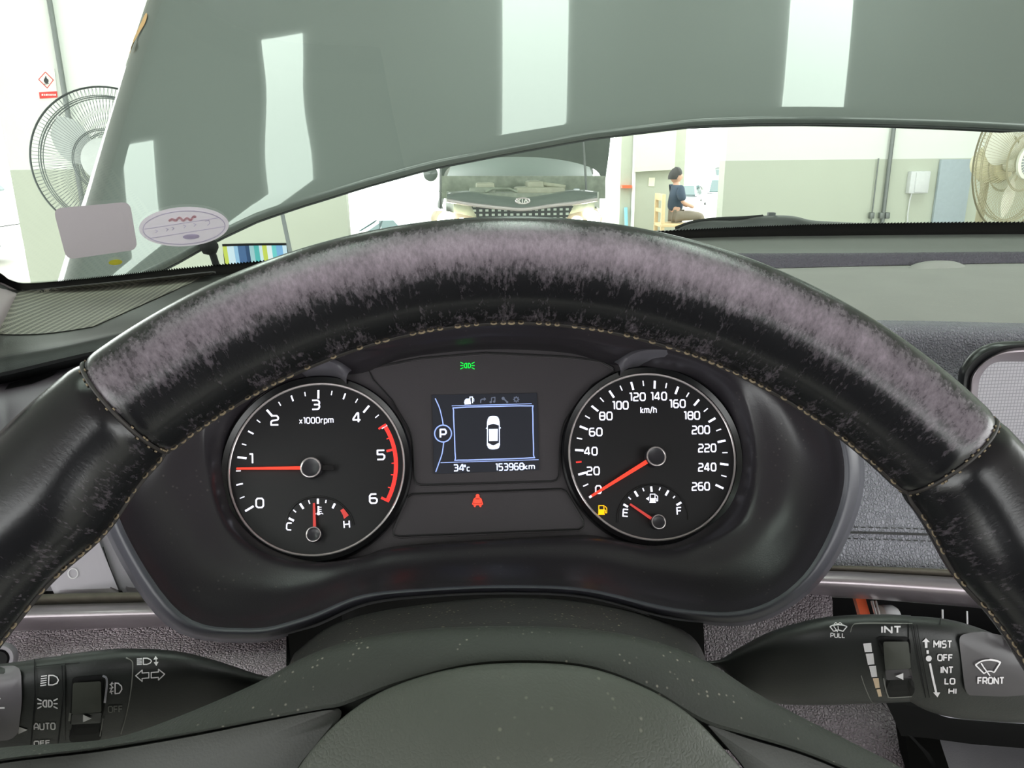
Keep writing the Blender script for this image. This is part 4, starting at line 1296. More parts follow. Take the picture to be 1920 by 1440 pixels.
# left face, air vent surround
mb = MB()
l5 = rowl([795, 747, 735, 727, 700, 665, 620, 590], [0.42, 0.505, 0.520, 0.525, 0.54, 0.57, 0.63, 0.67])
l6 = rowl([870, 825, 815, 810, 790, 770, 740, 720], [0.40, 0.45, 0.490, 0.493, 0.50, 0.52, 0.56, 0.60])
l7 = rowl([1160, 1118, 1108, 1108, 1108, 1106, 1104, 1104], [0.36, 0.40, 0.430, 0.433, 0.44, 0.45, 0.455, 0.455])
mb.surf([l4, l5, l6, l7], 5, 5)
mb.build('left_face', M['switch_frame'], dash)
Tlf = [mb.bvh()]
p = Print(on_mesh(Tlf, 0.001), 6); p.fill([(18, 722), (70, 703), (112, 697), (100, 706), (62, 722), (10, 733)]); p.build('vent_slot', M['groove'], dash)
# pale switch plate with a ring symbol and its frame
p = Print(on_mesh(Tlf, 0.004), 6); p.rings(rrect([(60, 1060), (150, 1000), (185, 1010), (224, 1108), (222, 1112), (102, 1116), (97, 1096)], 5)); sp = p.build('switch_plate', M['switch_panel'], dash)
p = Print(on_mesh(Tlf, 0.0045), 4); p.stroke([(139.5 + 9 * math.cos(i * math.pi / 12), 1076.5 + 9.2 * math.sin(i * math.pi / 12)) for i in range(24)], 1.9, True); p.build('ring_symbol', M['print'], sp)
p = Print(on_mesh(Tlf, 0.002), 6); p.rings(rrect([(176, 1000), (206, 990), (300, 1110), (290, 1121), (240, 1119), (228, 1108)], 10)); p.build('switch_frame', M['switch_frame'], dash)
p = Print(on_mesh(Tlf, 0.0025), 4); p.stroke(cat2([(194, 1026), (206, 1062), (222, 1106), (230, 1116), (244, 1119), (290, 1118)], 4), 1.8); p.build('frame_gap', M['black'], dash)

def strip(name, top, bot, Y0, bulge, m, k=6, drop=0.0):
    """rounded strip between two picture curves."""
    mb = MB()
    rows = []
    for t in (0, 0.08, 0.2, 0.4, 0.6, 0.8, 0.93, 1.0):
        b2 = bulge * math.sin(min(1, t * 1.0) * math.pi) ** 0.6 if 0 < t < 1 else 0
        rows.append([PY(a[0] * (1 - t) + c2[0] * t, a[1] * (1 - t) + c2[1] * t, Y0 - b2) for a, c2 in zip(top, bot)])
    mb.surf(rows, k, 2)
    return mb.build(name, m, dash, smooth=60), mb
strip('trim_strip', [(-400, 1146), (0, 1136), (150, 1132), (282, 1129), (420, 1126), (560, 1124)], [(-400, 1195), (0, 1184), (150, 1180), (327, 1175), (440, 1172), (560, 1170)], 0.425, 0.016, M['trim_silver'])
strip('dusty_ledge', [(-400, 1120), (0, 1116), (150, 1112), (282, 1110), (420, 1108), (560, 1106)], [(-400, 1147), (0, 1137), (150, 1133), (282, 1130), (420, 1127), (560, 1125)], 0.43, 0.005, M['dusty'])
strip('trim_strip', [(1420, 1070), (1550, 1070), (1640, 1074), (1768, 1081), (1920, 1092), (2300, 1120)], [(1400, 1114), (1500, 1117), (1640, 1124), (1811, 1138), (1920, 1150), (2300, 1186)], 0.445, 0.016, M['trim_silver'])
strip('dusty_ledge', [(1420, 1058), (1550, 1060), (1640, 1062), (1768, 1067), (1920, 1078), (2300, 1106)], [(1420, 1070), (1550, 1070), (1640, 1074), (1768, 1081), (1920, 1092), (2300, 1120)], 0.45, 0.004, M['dusty'])
mb = MB()
mb.prism([PY(-420, 1085, 0.462), PY(540, 1080, 0.462), PY(540, 1168, 0.462), PY(-420, 1190, 0.462)], (0, 0.004, 0))
mb.build('ledge_backing', M['black'], dash)
# lower panels
mb = MB()
mb.surf([[PY(x, y, 0.425) for x, y in [(-500, 1197), (-100, 1188), (150, 1180), (330, 1175), (537, 1170)]], [PY(x, y, 0.42) for x, y in [(-500, 1215), (-100, 1200), (150, 1192), (330, 1187), (537, 1182)]],
         [PY(x, y, 0.37) for x, y in [(-500, 1330), (-100, 1330), (150, 1320), (330, 1310), (537, 1300)]], [PY(x, y, 0.34) for x, y in [(-500, 1560), (-100, 1560), (150, 1560), (330, 1560), (540, 1560)]]], 5, 6)
mb.build('lower_panel', M['lower_vinyl_lit'], dash)
Tlo = [mb.bvh()]
mb = MB()
pts = [PY(537, y, Y) for y, Y in ((1170, 0.425), (1182, 0.42), (1300, 0.37), (1560, 0.34))]
mb.grid([pts, [p + V((0.004, 0.07, 0)) for p in pts]])
mb.build('lower_panel_edge', M['black'], dash)
mb = MB()
mb.surf([[PY(x, y, 0.44) for x, y in [(1303, 1090), (1400, 1090), (1480, 1100), (1535, 1112), (1560, 1118)]], [PY(x, y, 0.42) for x, y in [(1306, 1160), (1400, 1160), (1480, 1165), (1540, 1172), (1570, 1190)]],
         [PY(x, y, 0.39) for x, y in [(1312, 1260), (1400, 1262), (1490, 1270), (1570, 1280), (1640, 1290)]], [PY(x, y, 0.36) for x, y in [(1318, 1370), (1400, 1370), (1500, 1370), (1600, 1370), (1695, 1370)]],
         [PY(x, y, 0.34) for x, y in [(1325, 1560), (1400, 1560), (1500, 1560), (1600, 1560), (1730, 1560)]]], 5, 6)
mb.build('knee_panel', M['knee_vinyl'], dash)
# dark open shelf under the right trim, with its fins
mb = MB()
mb.prism([PY(1500, 1105, 0.52), PY(2300, 1150, 0.52), PY(2300, 1330, 0.52), PY(1500, 1330, 0.52)], (0, 0.01, 0))
mb.grid([[PY(x, y, 0.452) for x, y in ((1480, 1116), (1640, 1124), (1811, 1138), (2300, 1186))], [PY(x, y - 4, 0.52) for x, y in ((1480, 1116), (1640, 1124), (1811, 1138), (2300, 1186))]])
mb.grid([[PY(x, y, 0.40) for x, y in ((1540, 1240), (1640, 1245), (1811, 1250), (2300, 1260))], [PY(x, y, 0.52) for x, y in ((1540, 1240), (1640, 1245), (1811, 1250), (2300, 1260))]])
mb.build('open_shelf', M['black'], dash)
for x, y in ((1767, 1143), (1813, 1146)):
    mb = MB()
    mb.tube([PY(x, y, 0.44), PY(x + 1, y + 50, 0.43)], 0.0006, 8)
    mb.build('shelf_fin', M['white_plastic'], dash)
# middle of the dashboard below the shelf
mb = MB()
mb.surf([[PY(x, y, 0.455) for x, y in ((1500, 1300), (1900, 1312), (2300, 1335), (2900, 1370))], [PY(x, y, 0.44) for x, y in ((1500, 1345), (1900, 1357), (2300, 1380), (2900, 1420))],
         [PY(x, y, 0.42) for x, y in ((1500, 1700), (1900, 1720), (2300, 1750), (2900, 1800))], [PY(x, y, 0.40) for x, y in ((1500, 2300), (1900, 2330), (2300, 2360), (2900, 2400))]], 5, 3)
mb.build('centre_panel', M['console'], dash)
# console below the right stalk
mb = MB()
mb.surf([[PY(x, y, 0.335) for x, y in [(1640, 1300), (1740, 1312), (1800, 1340), (1920, 1352), (2300, 1370)]], [PY(x, y, 0.325) for x, y in [(1660, 1316), (1740, 1330), (1800, 1349), (1920, 1361), (2300, 1380)]],
         [PY(x, y, 0.325) for x, y in [(1690, 1380), (1740, 1384), (1800, 1392), (1920, 1403), (2300, 1425)]]], 5, 4)
mb.surf([[PY(x, y, 0.335) for x, y in [(1640, 1300), (1640, 1305)]], [PY(x, y, 0.325) for x, y in [(1700, 1375), (1710, 1380)]], [PY(x, y, 0.325) for x, y in [(1750, 1440), (1760, 1440)]], [PY(x, y, 0.33) for x, y in [(1820, 1600), (1830, 1600)]]], 2, 3)
mb.prism([PY(x, y, 0.345) for x, y in [(1690, 1330), (1900, 1345), (1900, 1400), (1800, 1395), (1850, 1600), (1730, 1600)]], (0, 0.01, 0))
mb.build('console_edge', M['shaded_black'], dash)
mb = MB()
mb.tube([PY(x, y, 0.3235) for x, y in cat2([(1722, 1313), (1740, 1328), (1770, 1341), (1800, 1346), (1860, 1351), (1920, 1355), (2300, 1378)], 5)], 0.0006, 8)
mb.build('console_bright_line', M['silver_edge'], dash)
mb = MB()
mb.surf([[PY(x, y, 0.33) for x, y in [(1762, 1387), (1785, 1390), (1830, 1396), (1920, 1403), (2300, 1425)]], [PY(x, y, 0.31) for x, y in [(1790, 1480), (1805, 1480), (1830, 1480), (1920, 1480), (2300, 1480)]], [PY(x, y, 0.30) for x, y in [(1800, 1580), (1810, 1580), (1830, 1580), (1920, 1580), (2300, 1580)]]], 5, 4)
mb.build('console_panel', M['console'], dash)
# round knob at the far left
kb = PY(-2, 1236, 0.385)
kn = (CAM - kb).normalized() * 0.6 + V((0, -0.6, 0.2)); kn.normalize()
mb = MB()
mb.lathe(kb, kn, [(0.0085, -0.004), (0.0085, 0.001), (0.0075, 0.0022), (0.0058, 0.0022), (0.0055, 0.0002), (0.0001, 0.0002)], 40)
rk = mb.build('round_socket', M['switch_frame'], dash, smooth=40)
mb = MB(); mb.lathe(kb, kn, [(0.0052, 0.0006), (0.0044, 0.0016), (0.0001, 0.0016)], 32); mb.build('socket_centre', M['black'], rk)

# loose items in the shelf
mb = MB()
mb.prism([PY(1603, 1118, 0.47), PY(1622, 1118, 0.47), PY(1634, 1160, 0.455), PY(1640, 1190, 0.45), PY(1624, 1190, 0.45), PY(1615, 1160, 0.455)], (0, 0.004, -0.002))
tag(mb.build('orange_strip', M['orange'], loc=PY(1615, 1190, 0.45)), 'flat orange strip standing in the dark open shelf under the silver trim', 'strip')
mb = MB()
mb.tube([PY(1635, 1127, 0.462), PY(1644, 1160, 0.452), PY(1650, 1190, 0.446)], 0.0011, 8)
mb.tube([PY(1642, 1127, 0.462), PY(1650, 1160, 0.452), PY(1656, 1190, 0.446)], 0.0009, 8)
tag(mb.build('metal_clip', M['chrome'], loc=PY(1650, 1190, 0.446)), 'thin chrome clip beside the orange strip in the open shelf', 'clip')
mb = MB()
ax = (PY(1700, 1140, 0.455) - PY(1648, 1138, 0.455)).normalized()
mb.lathe(PY(1647, 1158, 0.468), ax, [(0.001, 0), (0.0085, 0.0015), (0.0095, 0.003), (0.0095, 0.010), (0.008, 0.013), (0.001, 0.014)], 28)
tag(mb.build('bottle_top', M['white_plastic'], loc=PY(1665, 1170, 0.468)), 'small round white plastic cap behind the chrome clip in the open shelf', 'cap')

# ------------------------------------------------------------------ centre display
nav = thing('centre_display', PY(1900, 760, 0.53), 'centre touch screen with pale grey glass and silver rounded frame right of the steering wheel', 'display screen')
def nav_ring(pts, Y):
    return [PY(x, y, Y) for x, y in pts]
o_out = [(1810, 862), (1797, 840), (1796, 760), (1797, 705), (1806, 682), (1826, 660), (1856, 645), (1900, 640), (2000, 638), (2250, 640), (2310, 646), (2330, 690), (2330, 840), (2310, 868), (2000, 864)]
o_mid = [(1826, 850), (1817, 835), (1817, 760), (1818, 722), (1822, 704), (1836, 685), (1860, 667), (1902, 653), (2000, 651), (2250, 653), (2295, 660), (2312, 695), (2312, 835), (2295, 856), (2000, 852)]
o_in = [(1840, 841), (1833, 825), (1833, 780), (1834, 735), (1837, 712), (1847, 694), (1866, 680), (1904, 678), (2000, 680), (2250, 684), (2285, 690), (2298, 710), (2298, 825), (2285, 845), (2000, 842)]
mb = MB(); mb.surf([nav_ring(o_out, 0.488), nav_ring(o_out, 0.476), nav_ring(mix(o_out, o_mid, 0.5), 0.470), nav_ring(o_mid, 0.472)], 5, 3, True); mb.build('outer_frame', M['stalk_gloss'], nav)
mb = MB(); mb.surf([nav_ring(o_mid, 0.472), nav_ring(mix(o_mid, o_in, 0.3), 0.469), nav_ring(mix(o_mid, o_in, 0.8), 0.475), nav_ring(o_in, 0.479)], 5, 3, True); mb.build('silver_frame', M['trim_silver'], nav)
mb = MB()
mb.prism([PY(x, y, 0.479) for x, y in [(1838, 845), (1831, 825), (1832, 780), (1833, 735), (1837, 710), (1847, 692), (1866, 678), (1904, 676), (2000, 678), (2250, 682), (2290, 690), (2300, 712), (2300, 828), (2288, 848)]], (0, 0.004, 0))
mb.build('screen', M['nav_screen'], nav, smooth=0)

# ------------------------------------------------------------------ windscreen, stickers, pillar trim
def curve(xs, ys, Ys):
    return [PY(x, y, Y) for x, y, Y in zip(xs, ys, Ys)]
g_low = curve(GX, G_base, [y + 0.004 for y in G_Y])
g_edge = curve(GX, G_edge, [y - 0.035 + 0.0 for y in G_Y])
g_top = [V((p.x * 0.86 + 0.05, 0.10 + (p.y - 0.9) * 0.15, 1.45 + 0.36)) for p in g_low]
ws = thing('windscreen', PY(900, 470, 0.935), 'green tinted car windscreen with black border above the dashboard', 'windscreen')
mb = MB()
gm = [a.lerp(b, 0.5) + V((0, 0.03, 0.035)) for a, b in zip(g_edge, g_top)]
mb.surf([g_edge, gm, g_top], 4, 10)
glass_b = mb
mb.build('glass_pane', M['glass'], ws, smooth=80)
Tg = [mb.bvh()]
mb = MB()
g_in = [p + V((0, 0.004, -0.004)) for p in g_low]
mb.surf([[p + V((0, 0.02, -0.012)) for p in g_low], g_low, [a.lerp(b, 0.5) for a, b in zip(g_low, g_edge)], g_edge], 4, 3, sharp=True)
mb.build('black_border', M['frit'], ws)
# sawtooth of dots along the border
mb = MB()
pp = cat(g_edge, 40)
gt = cat(g_top, 40)
for i in range(2 * 40, 14 * 40, 1):
    a, b2 = pp[i], pp[i + 1]
    u = (gt[i] - a).normalized()
    m_ = (a + b2) / 2
    mb.add([a - u * 0.001, b2 - u * 0.001, m_ + u * 0.0035], [(0, 1, 2)])
mb.build('border_teeth', M['frit'], ws, smooth=0, fix=False)

# stickers on the inside of the glass
Sg = on_mesh(Tg, 0.0012)
p = Print(Sg, 12)
p.rings(rrect([(99, 389), (243, 376), (258, 466), (124, 485)], 16), 4)
tag(p.build('square_sticker', M['sticker'], loc=Sg(180, 430)), 'plain greyish rounded square sticker on the windscreen at the left, left of the oval sticker', 'sticker')
oval = thing('oval_sticker', Sg(344, 423), 'pale violet oval sticker on the windscreen with faded red and blue print', 'sticker')
def ell(cx, cy, rx, ry, rot, n=48):
    cr, sr = math.cos(rad(rot)), math.sin(rad(rot))
    return [(cx + rx * math.cos(2 * math.pi * i / n) * cr - ry * math.sin(2 * math.pi * i / n) * sr, cy + rx * math.cos(2 * math.pi * i / n) * sr + ry * math.sin(2 * math.pi * i / n) * cr) for i in range(n)]
p = Print(Sg, 12); p.rings(ell(344.5, 423, 84.5, 37, -3), 4); p.build('sticker_sheet', M['sticker_oval'], oval)
So = on_mesh(Tg, 0.0018)
p = Print(So, 6); p.stroke(ell(344.5, 424, 77, 31, -3), 1.5, True)
p.stroke([(270, 427), (412, 405)], 1.2); p.stroke([(281, 444), (420, 422)], 1.2)
p.rings(ell(358, 441, 16, 5, -3, 20), 2)
for x, y in ((292, 431), (312, 428), (323, 426), (345, 422), (364, 419)): p.stroke([(x - 2, y - 3), (x + 3, y - 1), (x - 1, y + 3)], 1.3)
p.stroke([(384, 412), (391, 410), (393, 416), (388, 420)], 1.4)
p.build('faded_print', M['sticker_ink'], oval)
p = Print(So, 4); p.stroke(cat2([(316, 412), (322, 408), (329, 411), (336, 405), (343, 411), (350, 406), (357, 410), (363, 403), (367, 405)], 3), 4.5)
p.build('red_script', M['sticker_red'], oval)
p = Print(Sg, 6); p.rings(ell(216, 490, 13, 5.2, -4, 24), 2)
tag(p.build('yellow_mark', M['sticker_yellow'], loc=Sg(216, 490)), 'small yellow oval mark on the windscreen under the square sticker', 'sticker')
# pillar trim at the left corner
mb = MB()
a1 = [PY(x, y, Y) for x, y, Y in [(38, 551, 0.755), (0, 533, 0.705), (-60, 517, 0.655), (-300, 484, 0.475), (-700, 424, 0.335)]]
a2 = [PY(x, y, Y) for x, y, Y in [(37, 553, 0.75), (0, 597, 0.60), (-60, 640, 0.53), (-300, 670, 0.42), (-700, 640, 0.30)]]
a3 = [PY(x, y, Y) for x, y, Y in [(37, 556, 0.77), (0, 640, 0.63), (-60, 700, 0.55), (-300, 760, 0.45), (-700, 740, 0.31)]]
mb.surf([[p + V((-0.01, 0.03, 0.0)) for p in a1], a1, [a.lerp(b, 0.5) + V((0.006, -0.006, 0.003)) for a, b in zip(a1, a2)], a2, a3], 5, 3)
tag(mb.build('pillar_trim', M['pillar_trim'], loc=PY(0, 560, 0.68)), 'pale fabric pillar trim at the left end of the windscreen border', 'pillar trim')

# ------------------------------------------------------------------ cabin shell round the driver (roof lining, doors, seat back), unseen, shapes the light
def shell(name, m, boxes):
    mb = MB()
    for c_, s_ in boxes: mb.box(c_, s_, None, 0, 0.01)
    return structure(mb.build(name, m, loc=boxes[0][0]))
shell('roof', M['headliner'], [((0.42, -0.50, 1.86), (1.7, 1.30, 0.06))])
shell('door_1', M['door_trim'], [((-0.60, -0.30, 0.72), (0.08, 1.6, 0.68)), ((-0.56, -0.95, 1.5), (0.06, 0.12, 0.68)), ((-0.53, 0.49, 0.82), (0.08, 0.56, 0.94))])
shell('seat_back', M['seat_cloth'], [((0.03, -0.55, 0.95), (0.54, 0.14, 1.0)), ((0.03, -0.52, 1.56), (0.30, 0.12, 0.24))])
shell('door_2', M['door_trim'], [((1.47, -0.30, 0.72), (0.08, 1.6, 0.68)), ((1.45, -0.95, 1.5), (0.06, 0.12, 0.68))])

# ------------------------------------------------------------------ raised hood
AL = rad(47.7)
HA = CAM + V((-0.47, 0.97, -0.137))
HN = V((0, -math.sin(AL), math.cos(AL)))
HS = V((0, math.cos(AL), math.sin(AL)))
HC = 0.50
def hood_xs(px, py):
    p = PP(px, py, HA, HN)
    return p.x, (p - HA).dot(HS)
REAR_PX = [(322, 497), (400, 452), (480, 414), (560, 387), (680, 350), (800, 317), (950, 288), (1100, 261), (1300, 237), (1420, 232), (1540, 231.5), (1700, 235), (1820, 239.5), (1925, 245)]
EDGE_PX = [(108, 530), (135, 440), (160, 365), (198, 240), (222, 165), (268, 22), (282, -20)]
xmid = hood_xs(1540, 231)[0]
HOOD_K = 0.035
def hood_off(x, s):
    u = (x - xmid) / (xmid + 0.47)
    d = 0.00045 * math.exp(-((x + 0.235) / 0.07) ** 2 - ((s - 0.33) / 0.07) ** 2) - 0.0005 * math.exp(-((x + 0.23) / 0.08) ** 2 - ((s - 0.19) / 0.07) ** 2)
    return -(0.012 + 0.034 * max(0.0, s)) * u * u - HOOD_K * (s - 0.2) ** 2 + d
def hood_pt(x, s, extra=0.0):
    return HA + V((x + 0.47, 0, 0)) + HS * s + HN * (hood_off(x, s) + extra)
def to_px(p):
    d = p - CAM
    w = d.dot(_f)
    return 960 + FPX * d.dot(_r) / w, 720 - FPX * d.dot(_u) / w
def solve_edge(px, py, dx, ds, dn):
    ax_, ay_ = px, py
    for _ in range(8):
        x, s_ = hood_xs(ax_, ay_)
        qx, qy = to_px(hood_pt(x, s_) + V((dx, 0, 0)) + HS * ds + HN * dn)
        ax_ += px - qx; ay_ += py - qy
    return hood_xs(ax_, ay_)
rear = [solve_edge(x, y, 0, -0.006, -0.011) for x, y in REAR_PX]
edgeL = [solve_edge(x, y, -0.044, 0, -0.030) for x, y in EDGE_PX]
def interp(t, pts):
    if t <= pts[0][0]:
        (a, b), (c2, d) = pts[0], pts[1]
    elif t >= pts[-1][0]:
        (a, b), (c2, d) = pts[-2], pts[-1]
    else:
        for (a, b), (c2, d) in zip(pts[:-1], pts[1:]):
            if a <= t <= c2: break
    return b + (d - b) * (t - a) / (c2 - a)
xl0 = lambda s: interp(s, [(q[1], q[0]) for q in edgeL])
def rear_s(x):
    if x > rear[-1][0]: x = rear[-1][0] - (x - rear[-1][0]) * 1.6
    if x < rear[0][0]:
        return rear[0][1] - 0.10 * min(1, (rear[0][0] - x) / 0.16)
    return interp(x, rear)
S_TOP = 1.15
NU, NVv = 90, 40
rows = []
xs_rear_l = xl0(-0.02)
for j in range(NVv + 1):
    t = j / NVv
    row = []
    for i in range(NU + 1):
        u = i / NU
        w = 0.5 - 0.5 * math.cos(math.pi * u)
        w = 0.35 * w + 0.65 * u
        # rear edge parameter
        xr0 = xl0(-0.05); xr = xr0 + (2 * (xmid - xr0)) * w
        s0 = rear_s(xr)
        s = s0 + (S_TOP - s0) * t
        xa = xl0(min(s, 0.75)); x = xa + 2 * (xmid - xa) * w
        row.append((x, s))
    rows.append(row)
mb = MB()
R3 = 0.028
def edge_roll(pl, dx, ds, k):
    """point k (0..4) of the chamfered, then folded down edge leaving the panel along (dx, ds)."""
    d, h = ((0, 0), (0.003, -0.0006), (0.040, -0.022), (0.045, -0.030), (0.046, -0.050))[k]
    x, s = pl
    return hood_pt(x + dx * d, s + ds * d, h)
main = [[hood_pt(x, s) for x, s in r] for r in rows]
full = []
for j, r in enumerate(rows):
    left = [edge_roll(r[0], -1, 0, k) for k in (4, 3, 2, 1)]
    left = [left[0] - HN * 0.03] + left
    right = [edge_roll(r[-1], 1, 0, k) for k in (1, 2, 3, 4)]
    right = right + [right[-1] - HN * 0.05]
    full.append(left + main[j] + right)
# rear roll
rr0 = []
for k in (4, 3, 2, 1):
    r = rows[0]
    a = k / 4 * math.pi / 2
    q3 = 0.006
    base = [hood_pt(x, s - q3 * math.sin(a), -q3 * (1 - math.cos(a))) for x, s in r]
    lft = [full[0][m] - HS * (q3 * math.sin(a)) - HN * (q3 * (1 - math.cos(a))) for m in range(5)]
    rgt = [full[0][m] - HS * (q3 * math.sin(a)) - HN * (q3 * (1 - math.cos(a))) for m in range(-5, 0)]
    rr0.append(lft + base + rgt)
rr0 = [[p - HN * 0.004 for p in rr0[0]]] + rr0
hood = thing('car_hood', hood_pt(xmid, 0.2), 'raised dark grey car hood seen through the windscreen with white lamp reflections', 'car hood')
mb.grid(rr0 + full)
hoodmb = mb
mb.build('hood_panel', M['paint'], hood, smooth=70)
mb = MB()
mb.grid([[p - HN * 0.001 for p in rr0[0]], [p - HN * 0.004 + HS * 0.0 for p in rr0[0]], [p - HN * 0.006 + HS * 0.03 for p in rr0[0]]])
mb.build('edge_flange', M['hood_seal'], hood, smooth=70)
inner = [[hood_pt(x, s, -0.045) for x, s in r] for r in rows[1:]]
mb = MB(); mb.grid(inner); mb.build('inner_panel', M['hood_seal'], hood, smooth=70)
# scraped orange-brown mark on the side edge
Th = [hoodmb.bvh()]
p = Print(on_mesh(Th, 0.001), 8)
p.fill(cat2([(274, 26), (277, 30), (272, 46), (261, 64), (252, 82), (244, 102), (246, 88), (255, 66), (265, 44)], 3, True))
p.build('scrape_mark', M['scrape'], hood)
# small black rubber stop under the rear edge
mb = MB()
sp0 = PY(392, 462, 1.02)
mb.lathe(sp0 - V((0, 0, 0.011)), V((0, 0, 1)), [(0.001, 0), (0.008, 0.002), (0.0115, 0.009), (0.0115, 0.013), (0.008, 0.019), (0.001, 0.022)], 20)
mb.tube([sp0, PY(400, 480, 1.02), PY(408, 505, 1.02), PY(410, 560, 1.02)], 0.0045, 10)
tag(mb.build('round_headed_post', M['black'], loc=PY(410, 560, 1.02)), 'small black round headed post just below the hood edge behind the border', 'post')
# wiper and cowl cover outside the glass
cowl = thing('wiper_cowl', PY(1460, 430, 1.08), 'low black cowl cover with wiper arm outside the windscreen base at right', 'wiper cowl')
mb = MB()
ct = [(1225, 433), (1262, 431), (1290, 420), (1330, 413), (1385, 412), (1420, 406), (1455, 404), (1490, 406), (1520, 413), (1560, 416), (1640, 419), (1800, 421), (2100, 425)]
mb.surf([[PY(x, y + 22, 1.03) for x, y in ct], [PY(x, y + 4, 1.05) for x, y in ct], [PY(x, y, 1.08) for x, y in ct], [PY(x, y + 3, 1.12) for x, y in ct], [PY(x, y + 30, 1.16) for x, y in ct]], 5, 3)
mb.build('cowl_cover', M['dash_dark'], cowl)
mb = MB()
mb.tube([PY(x, y, 1.07) for x, y in cat2([(1268, 431), (1300, 420), (1345, 414), (1395, 412), (1430, 409)], 4)], 0.005, 8)
mb.build('wiper_arm', M['black'], cowl)
mb = MB()
pv = PY(1453, 415, 1.055)
mb.lathe(pv, V((0, -0.8, 0.4)), [(0.0065, 0), (0.0065, 0.003), (0.005, 0.004), (0.001, 0.004)], 20)
mb.box(PY(1446, 405, 1.08), (0.010, 0.008, 0.010), None, 0, 0.001)
mb.build('wiper_pivot', M['hood_seal'], cowl)

# ------------------------------------------------------------------ workshop shell
def G(px, py, Y, z=None):
    p = PY(px, py, Y)
    if z is not None: p.z = z
    return p
WY = 9.0
xa = G(22, 340, WY).x
xb = G(651, 400, WY).x
xc = G(1357, 350, WY).x
mb = MB(); mb.box((0, 1.5, -0.05), (30, 23, 0.1)); structure(mb.build('floor', M['floor'], loc=(0, 0, 0)))
HC_Z = 4.3
mb = MB(); mb.box((-3, 1.5, HC_Z + 0.05), (26, 15.6, 0.1)); structure(mb.build('ceiling', M['ceiling'], loc=(0, 0, HC_Z)))
WH = 1.395
def wall(name, x0, x1, y, t=0.2, h0=WH):
    mb = MB()
    mb.box(((x0 + x1) / 2, y + t / 2, h0 / 2), (x1 - x0, t, h0), None, 1)
    mb.box(((x0 + x1) / 2, y + t / 2, (h0 + HC_Z) / 2), (x1 - x0, t, HC_Z - h0), None, 0)
    return structure(mb.build(name, [M['wall_white'], M['wall_beige']], loc=((x0 + x1) / 2, y, 0), smooth=0))
wall('wall_front_left', xa, xb, WY)
wall('wall_front_right', xc, xc + 5.2, WY, h0=1.41)
mb = MB(); mb.box((xc + 5.3, 6.1, HC_Z / 2), (0.2, 6.0, HC_Z)); structure(mb.build('wall_right', M['wall_white'], loc=(xc + 5.3, 6.1, 0), smooth=0))
# beam over the open front
mb = MB(); mb.box(((xb + xc) / 2, WY + 0.1, 3.8), (xc - xb, 0.2, 1.0)); structure(mb.build('trim_1', M['wall_white'], loc=((xb + xc) / 2, WY, 3.8), smooth=0))
# ceiling lamps, long troffers running along the car
def lamp(x, y, l, w, label):
    t = thing('ceiling_lamp', (x, y, HC_Z), label, 'ceiling lamp', 'long ceiling lamps over the car')
    mb = MB()
    mb.box((x, y, HC_Z - 0.035), (w + 0.06, l + 0.06, 0.07))
    mb.build('lamp_housing', M['lamp_frame'], t, smooth=0)
    mb = MB()
    mb.box((x, y, HC_Z - 0.078), (w, l, 0.015))
    mb.build('diffuser', M['lamp'], t, smooth=0)
LAMPS = [(-1.64, 0.25, 1.9, 0.15), (-0.90, 0.65, 2.0, 0.20), (0.33, 1.9, 1.9, 0.32), (1.76, 1.9, 1.9, 0.32),
         (-1.95, -2.5, 1.9, 0.32), (-0.85, -2.5, 1.9, 0.32), (0.42, -2.5, 1.9, 0.36), (1.9, -2.5, 1.9, 0.36),  # unseen rear row added for more light
         (-3.0, 7.2, 2.2, 0.60), (-1.2, 7.2, 2.2, 0.60), (3.6, 7.2, 2.2, 0.60), (5.4, 7.2, 2.2, 0.60)]  # unseen row added to brighten the front wall
LAMP_WORDS = ['first from the left over the raised hood', 'second from the left over the raised hood', 'third from the left over the raised hood', 'right end of the row over the raised hood',
              'first from the left behind the driver, added unseen fill', 'second from the left behind the driver, added unseen fill', 'third from the left behind the driver, added unseen fill', 'right end of the row behind the driver, added unseen fill',
              'first from the left before the front wall, added for brightness', 'second from the left before the front wall, added for brightness', 'third from the left before the front wall, added for brightness', 'right end of the row before the front wall, added for brightness']
for (x, y, l, w), t in zip(LAMPS, LAMP_WORDS):
    lamp(x, y, l, w, 'long white ceiling lamp, ' + t)

# left wall details: pipe, sign, fan
mb = MB(); mb.tube([G(92, 0, WY - 0.06), G(150, 360, WY - 0.06), G(190, 610, WY - 0.06)], 0.022, 12); pp0 = mb.v[0].copy()
mb = MB(); xp = (G(92, 0, WY - 0.06).x + G(150, 360, WY - 0.06).x) / 2
mb.tube([(xp, WY - 0.05, 0.0), (xp, WY - 0.05, HC_Z)], 0.026, 14)
tag(mb.build('wall_conduit', M['pipe'], loc=(xp, WY - 0.05, 0)), 'dark vertical pipe on the white wall beside the flammable sign', 'pipe')
sg = thing('warning_sign', G(88, 156, WY), 'white flammable warning sign with red diamond and flame on the white wall', 'sign')
FS = WY - 0.012
mb = MB(); mb.prism([G(x, y, FS) for x, y in ((66, 130), (102, 129), (108, 184), (73, 185))], (0, 0.01, 0)); mb.build('sign_board', M['sign_white'], sg, smooth=0)
Fp = on_plane(lambda x, y, n: G(x, y, n), FS - 0.002)
p = Print(Fp, 20); p.stroke([(85, 135), (100, 150), (88.5, 165), (72.5, 149)], 1.5, True); p.fill([(73, 173), (107, 171), (108, 183), (74.5, 185)]); p.build('red_diamond_and_bar', M['sign_red'], sg)
